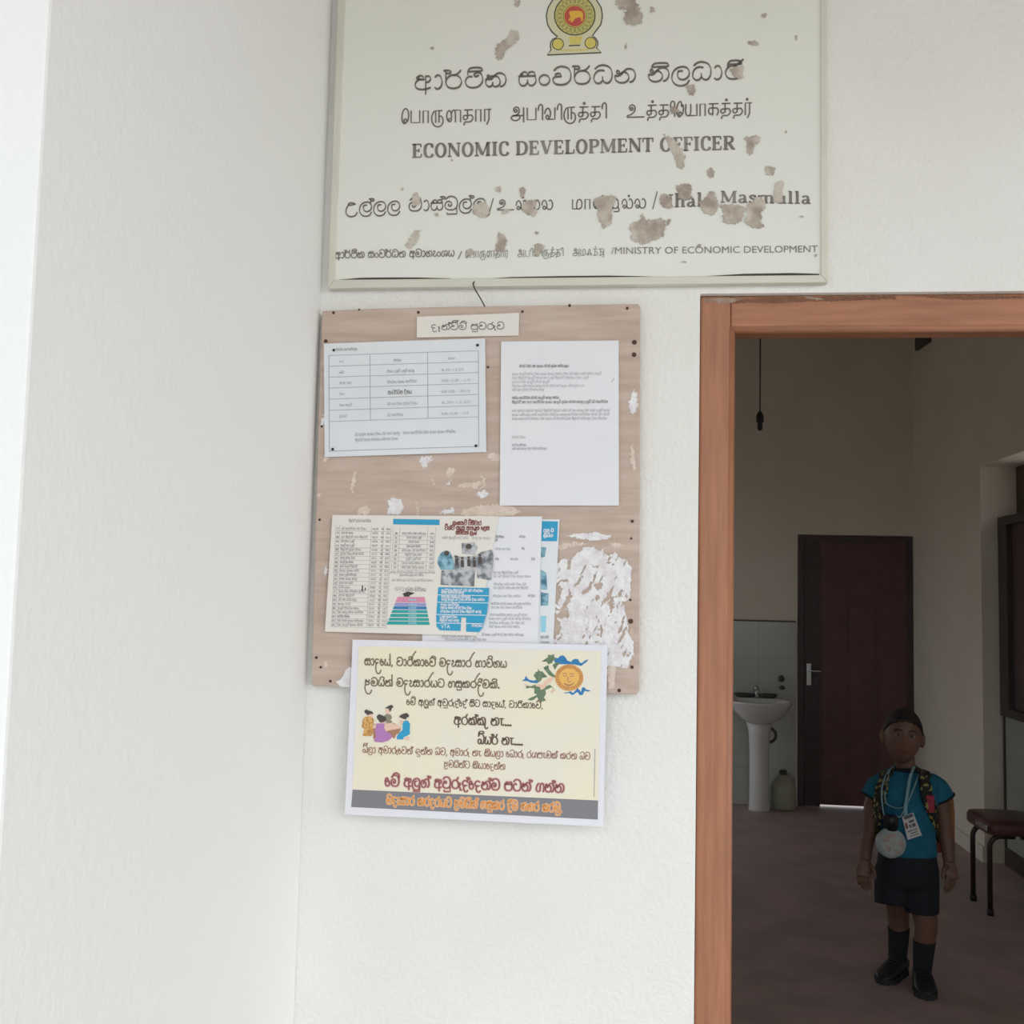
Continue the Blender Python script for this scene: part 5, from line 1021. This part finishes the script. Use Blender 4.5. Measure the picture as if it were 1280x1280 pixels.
for s in (-1, 1):
    e = MB().ball((0, 0, 0), .0115, .006, .0062, 14, 9); ec = Vector((s*.36*HW, -HD*.835, .10*HH))
    e.v = [H3(*(v+ec)) for v in e.v]; eo = e.out('eye', M_EYEW, boy, True)
    e = MB().ball((0, 0, 0), .0052, .003, .0054, 12, 8); e.v = [H3(*(v+ec+Vector((-.001, -.0048, 0)))) for v in e.v]; e.out('iris', M_IRIS, eo, True)
    bw_ = [H3(s*(.16+.42*t)*HW, -HD*(.955-.10*t-.04*t*t)-.003, (.275+.045*math.sin(t*2.9)-.03*t)*HH) for t in (0, .25, .5, .75, 1)]
    MB().tube(spline(bw_, 3), .0030, 6, .7).out('eyebrow', M_HAIR, boy, True)
# short black hair: a cap over the skull with a fringe line
V = []; F = []; NU, NV = 56, 20
for j in range(NV+1):
    for i in range(NU):
        ph = 2*math.pi*i/NU; front = max(math.cos(ph), 0); side = abs(math.sin(ph))
        low = -.38+.98*front**.7 if math.cos(ph) > 0 else -.52+.14*side
        if math.cos(ph) > 0: low = .60*front**.55-.10*(1-front)
        low = low if math.cos(ph) > 0 else -.10-.36*min(1, -math.cos(ph)*1.6)
        low += .07*noise.noise((i*.9, 3, 1))
        lo_ = math.asin(max(-.95, min(.9, low))); th = lo_+(math.pi/2-lo_)*j/NV
        k = 1.09+.02*noise.noise((i*.55, j*.7, 2)); kk = 1.0 if j else .96
        z = math.sin(th); jaw = 1-.22*max(-z, 0)
        V.append(H3(math.cos(th)*math.sin(ph)*HW*k*kk*jaw, -math.cos(th)*math.cos(ph)*HD*k*kk+.003, z*HH*1.05*kk))
for j in range(NV):
    for i in range(NU): F.append((j*NU+i, j*NU+(i+1) % NU, (j+1)*NU+(i+1) % NU, (j+1)*NU+i))
F.append(tuple(NV*NU+i for i in range(NU)))
ho = mesh_obj('hair', V, F, M_HAIR, boy, True); sm = ho.modifiers.new('thick', 'SOLIDIFY'); sm.thickness = .006; sm.offset = -1
# shirt
s_ = MB()
s_.loft([ring(1133, 960.5, 30, .046, .008), ring(1133, 966, 62, .068, .012), ring(1133, 976, 80, .086, .008), ring(1133, 1000, 75, .098), ring(1133, 1030, 69, .096, -.004), ring(1134, 1052, 70, .095), ring(1134, 1065, 72, .096), ring(1134, 1066.5, 69, .09)], 28)
s_.tube(spline([B(1107, 979, .01), B(1097, 985.5, .012), B(1090.5, 998, .012)], 4), [.046]*4+[.049]*4+[.050], 16)
s_.tube(spline([B(1160, 979, .01), B(1170, 985.5, .012), B(1178, 999, .012)], 4), [.046]*4+[.049]*4+[.050], 16)
so_ = fuse(s_.out('shirt', M_SHIRT, boy), .006, 4)
cl = [B(1133, 961.5, .008)+Vector((math.cos(t)*.049, math.sin(t)*.056-.003, -.010*math.cos(t+1.57)*-1-.006)) for t in [2*math.pi*i/28 for i in range(28)]]
MB().tube(cl, .008, 8, 1, False, True).out('collar', M_NAVY, so_, True)
for L in ([B(1090, 998.6, .012), (B(1090.5, 998, .012)-B(1095.5, 989, .012))], [B(1178.5, 999.6, .012), (B(1178, 999, .012)-B(1173, 990, .012))]):
    d = L[1].normalized(); u = d.cross(Vector((0, 1, 0))).normalized(); v = d.cross(u)
    MB().tube([L[0]-d*.004+u*(.0485*math.cos(t))+v*(.0485*math.sin(t)) for t in [2*math.pi*i/24 for i in range(24)]], .0045, 6, 1, False, True).out('sleeve_hem', M_NAVY, so_, True)
# shorts
p_ = MB()
p_.loft([ring(1134, 1060, 66, .088), ring(1134, 1072, 72, .096), ring(1134, 1090, 74, .098), ring(1134, 1102, 72, .09), ring(1134, 1108, 62, .075)], 26)
def shortleg(a, b, c, r0, r1): p_.tube(spline([a, b, c], 4), [r0+(r1-r0)*i/8 for i in range(9)], 20)
shortleg(B(1117, 1084, .0), B(1115.5, 1112, -.01), B(1115, 1131, -.02), .070, .066)
shortleg(B(1150, 1084, .0), B(1151.5, 1116, -.012), B(1152, 1141, -.018), .070, .064)
fuse(p_.out('shorts', M_NAVY, boy), .006, 5)
# socks and shoes
for p, t, zt_, top in ((fl, tl_, zl(1168), lL), (fr_, tr_, zl(1174), lR)):
    P = spline(top, 7); Q = [q for q in P if q.z < zt_]; up = [Vector((Q[0].x, Q[0].y, zt_))]+Q
    n = len(up); R = [.0425+(.034-.0425)*i/(n-1) for i in range(n)]
    MB().tube(up+[at(p, .045)+t*.006], R+[.035], 18).out('sock', M_SOCK, boy, True)
    m = MB(); perp = Vector((-t.y, t.x, 0))
    rows = [(-.052, .020, .030, .056), (-.045, .031, .036, .068), (-.015, .036, .044, .078), (.02, .036, .052, .072), (.06, .040, .046, .060), (.10, .041, .036, .047), (.128, .033, .024, .036), (.146, .014, .014, .028)]
    vv = []; ff = []; K = 14
    for off, hw, hh, tz_ in rows:
        for k in range(K):
            a = 2*math.pi*k/K; sx_ = math.cos(a); sz_ = math.sin(a)
            z = .016+(tz_-.016)*(.5+.5*sz_) if sz_ > 0 else .016+(tz_-.016)*.5*(1+sz_)
            vv.append(at(p, z)+t*off+perp*(hw*math.copysign(abs(sx_)**.7, sx_)))
    for i in range(len(rows)-1):
        for k in range(K): ff.append((i*K+k, i*K+(k+1) % K, (i+1)*K+(k+1) % K, (i+1)*K+k))
    ff.append(tuple(reversed(range(K)))); ff.append(tuple((len(rows)-1)*K+k for k in range(K)))
    so2 = m.add(vv, ff).out('shoe', M_SHOE, boy, True)
    outl = [(-.056, 0), (-.05, .022), (-.03, .033), (0, .034), (.04, .037), (.08, .043), (.115, .041), (.14, .026), (.152, 0), (.14, -.026), (.115, -.043), (.08, -.043), (.04, -.036), (0, -.034), (-.03, -.033), (-.05, -.022)]
    a = [at(p, .0005)+t*u+perp*w_ for u, w_ in outl]; n_ = len(a)
    MB().add(a+[q+Vector((0, 0, .02)) for q in a], [tuple(range(n_)), tuple(range(2*n_-1, n_-1, -1))]+[(i, n_+i, n_+(i+1) % n_, (i+1) % n_) for i in range(n_)]).out('sole', M_SOLE, so2)
    lc = MB()
    for i in range(3):
        q = at(p, .0725-.0055*i)+t*(.022+.018*i); lc.tube([q-perp*.018, q+Vector((0, 0, .005)), q+perp*.018], .0026, 6)
    lc.out('laces', M_SOLE, so2, True)

# ------------------------------------------------------------------ what he carries
bk = empty('backpack', B(1140, 1010, .19), 'red and orange backpack with black and yellow patterned straps, worn by the boy', 'backpack')
m = MB(); c = B(1146, 1012, .19)
m.loft([((c.x, c.y, c.z+z), rx, ry, 4) for z, rx, ry in [(-.16, .09, .05), (-.15, .115, .062), (-.05, .122, .066), (.06, .115, .062), (.11, .09, .05), (.125, .05, .03)]], 30).out('bag', M_BAG, bk, True)
for s in (-1, 1):
    m = MB(); m.loft([((c.x+s*.112, c.y, c.z+z), .030, r, 3) for z, r in [(-.14, .03), (-.12, .05), (0, .055), (.05, .03)]], 20).out('side_pocket', M_BAGO, bk, True)
for pts, nm in (([(1150, 963, .10), (1152, 962.5, .03), (1155, 966, -.055), (1157, 980, -.096), (1159, 996, -.103), (1165, 1012, -.094), (1171, 1030, -.04), (1172, 1040, .06), (1170, 1046, .13)], 'r'), ([(1116, 963, .10), (1113, 963, .03), (1108, 967, -.05), (1103, 982, -.09), (1100, 998, -.092), (1097, 1014, -.078), (1096, 1030, -.02), (1099, 1042, .08), (1106, 1048, .14)], 'l')):
    P = spline([B(*q) for q in pts], 5); n = len(P); V = []; F = []
    for i, q in enumerate(P):
        d = (P[min(i+1, n-1)]-P[max(i-1, 0)]).normalized(); o_ = (q-Vector((B(1134, 1000).x, BYB, q.z))); o_.z = 0
        if o_.length < 1e-4: o_ = Vector((0, 1, 0))
        if i < 12: o_ = o_*.3+Vector((0, 0, .06))
        wv = d.cross(o_).normalized(); nn = wv.cross(d).normalized(); hw = .026
        for a, b in ((-1, -1), (1, -1), (1, 1), (-1, 1)): V.append(q+wv*hw*a+nn*.005*b)
    for i in range(n-1):
        for k in range(4): F.append((i*4+k, i*4+(k+1) % 4, (i+1)*4+(k+1) % 4, (i+1)*4+k))
    F.append((3, 2, 1, 0)); F.append(tuple((n-1)*4+k for k in range(4)))
    st_ = mesh_obj('strap', V, F, M_STRAP, bk); bmx = bmesh.new(); bmx.from_mesh(st_.data); bmesh.ops.recalc_face_normals(bmx, faces=bmx.faces); bmx.to_mesh(st_.data); bmx.free()
    st_.modifiers.new('b', 'BEVEL').width = .002
    if nm == 'r':
        q = B(1162.5, 1004, -.106); MB().box(q.x-.016, q.x+.016, q.y-.006, q.y+.006, q.z-.035, q.z+.03).out('strap_webbing', M_WEB, st_, bevel=.004)
# water bottle on a neck cord
bc = B(1113.6, 1054, -.135); br = 18.6*PXM
wb = empty('water_bottle', bc, 'round clear water bottle with black cap hanging at the boy\'s belly', 'water bottle')
m = MB(); R = []
prf = [(0.0001, -.022), (br*.6, -.022), (br*.88, -.018), (br, -.004), (br, .010), (br*.88, .022), (br*.6, .026), (.0001, .026)]
v = MB().lathe([(r, z) for r, z in prf], (0, 0, 0), 40); v.v = [Vector((bc.x+q.x, bc.y+q.z, bc.z+q.y)) for q in v.v]
v.out('bottle', M_CLEAR, wb, True)
v = MB().lathe([(br*.70, -.0228), (br*.70, -.0222), (.0001, -.0222)], (0, 0, 0), 32); v.v = [Vector((bc.x+q.x, bc.y+q.z, bc.z+q.y)) for q in v.v]
v.out('sticker', M_STICK, wb)
ct = Vector((bc.x+.002, bc.y+.002, bc.z+br))
MB().lathe([(.021, -.008), (.021, .004), (.026, .005), (.0265, .040), (.023, .046), (.004, .047)], ct, 24).out('cap', M_BLACKP, wb, True)
MB().tube([ct+Vector((-.024, 0, .02)), ct+Vector((-.03, -.004, .035)), ct+Vector((-.026, 0, .047))], .004, 8).out('cord_lug', M_BLACKP, wb, True)
cordL = [ct+Vector((-.026, 0, .045)), B(1103.5, 1010, -.112), B(1102, 990, -.106), B(1106, 972, -.085), B(1113, 961, -.03), B(1120, 957, .045), B(1132, 955, .062), B(1144, 957, .05), B(1149, 962, -.01), B(1146, 975, -.088), B(1136, 1000, -.108), B(1126, 1020, -.112), ct+Vector((.02, 0, .047))]
MB().tube(spline(cordL, 6), .0032, 8).out('neck_cord', M_LAN, wb, True)
# identity card on a lanyard
cq = [B(1127.5, 1021, -.118), B(1141.5, 1015.5, -.122), B(1152.5, 1044, -.124), B(1134.5, 1050, -.128)]
idc = empty('identity_card', (cq[0]+cq[2])/2, 'white identity card with a red emblem on a pale blue lanyard round the boy\'s neck', 'identity card')
nrm = (cq[1]-cq[0]).cross(cq[3]-cq[0]).normalized(); nrm = nrm if nrm.y < 0 else -nrm
MB().add([q for q in cq]+[q-nrm*.003 for q in cq], [(0, 1, 2, 3), (7, 6, 5, 4), (0, 4, 5, 1), (1, 5, 6, 2), (2, 6, 7, 3), (3, 7, 4, 0)]).out('card', M_CARD, idc)
def cp(u, v): return (cq[0]*(1-u)+cq[1]*u)*(1-v)+(cq[3]*(1-u)+cq[2]*u)*v+nrm*.0006
def cbar(name, m_, rects):
    V = []; F = []
    for u0, v0, u1, v1 in rects: b_ = len(V); V += [cp(u0, v0), cp(u1, v0), cp(u1, v1), cp(u0, v1)]; F.append((b_, b_+1, b_+2, b_+3))
    mesh_obj(name, V, F, m_, idc)
cbar('card_top', M_CARDG, [(.12, .02, .9, .16)])
cbar('card_emblem', M_CARDR, [(.08, .30, .26, .55)])
cbar('card_photo', M_CARDG, [(.42, .26, .82, .36), (.36, .42, .50, .56), (.58, .42, .84, .56), (.14, .66, .56, .70), (.60, .66, .86, .70), (.3, .77, .78, .81), (.2, .88, .84, .91)])
cl0 = B(1132, 1008, -.119); MB().box(cl0.x-.007, cl0.x+.007, cl0.y-.003, cl0.y+.003, cl0.z-.035, cl0.z+.012).out('clip', M_LAN, idc, bevel=.002)
lan = [B(1132, 1007, -.119), B(1134.5, 990, -.113), B(1137.5, 972, -.098), B(1141, 962, -.058), B(1142, 957, .0), B(1134, 954, .054), B(1122, 956, .046), B(1114, 960, -.02), B(1110, 970, -.086), B(1106, 990, -.110), B(1108, 1004, -.116), B(1120, 1010, -.119), B(1130, 1009, -.119)]
P = spline(lan, 6); MB().tube(P, .0062, 8, .35).out('lanyard', M_LAN, idc, True)
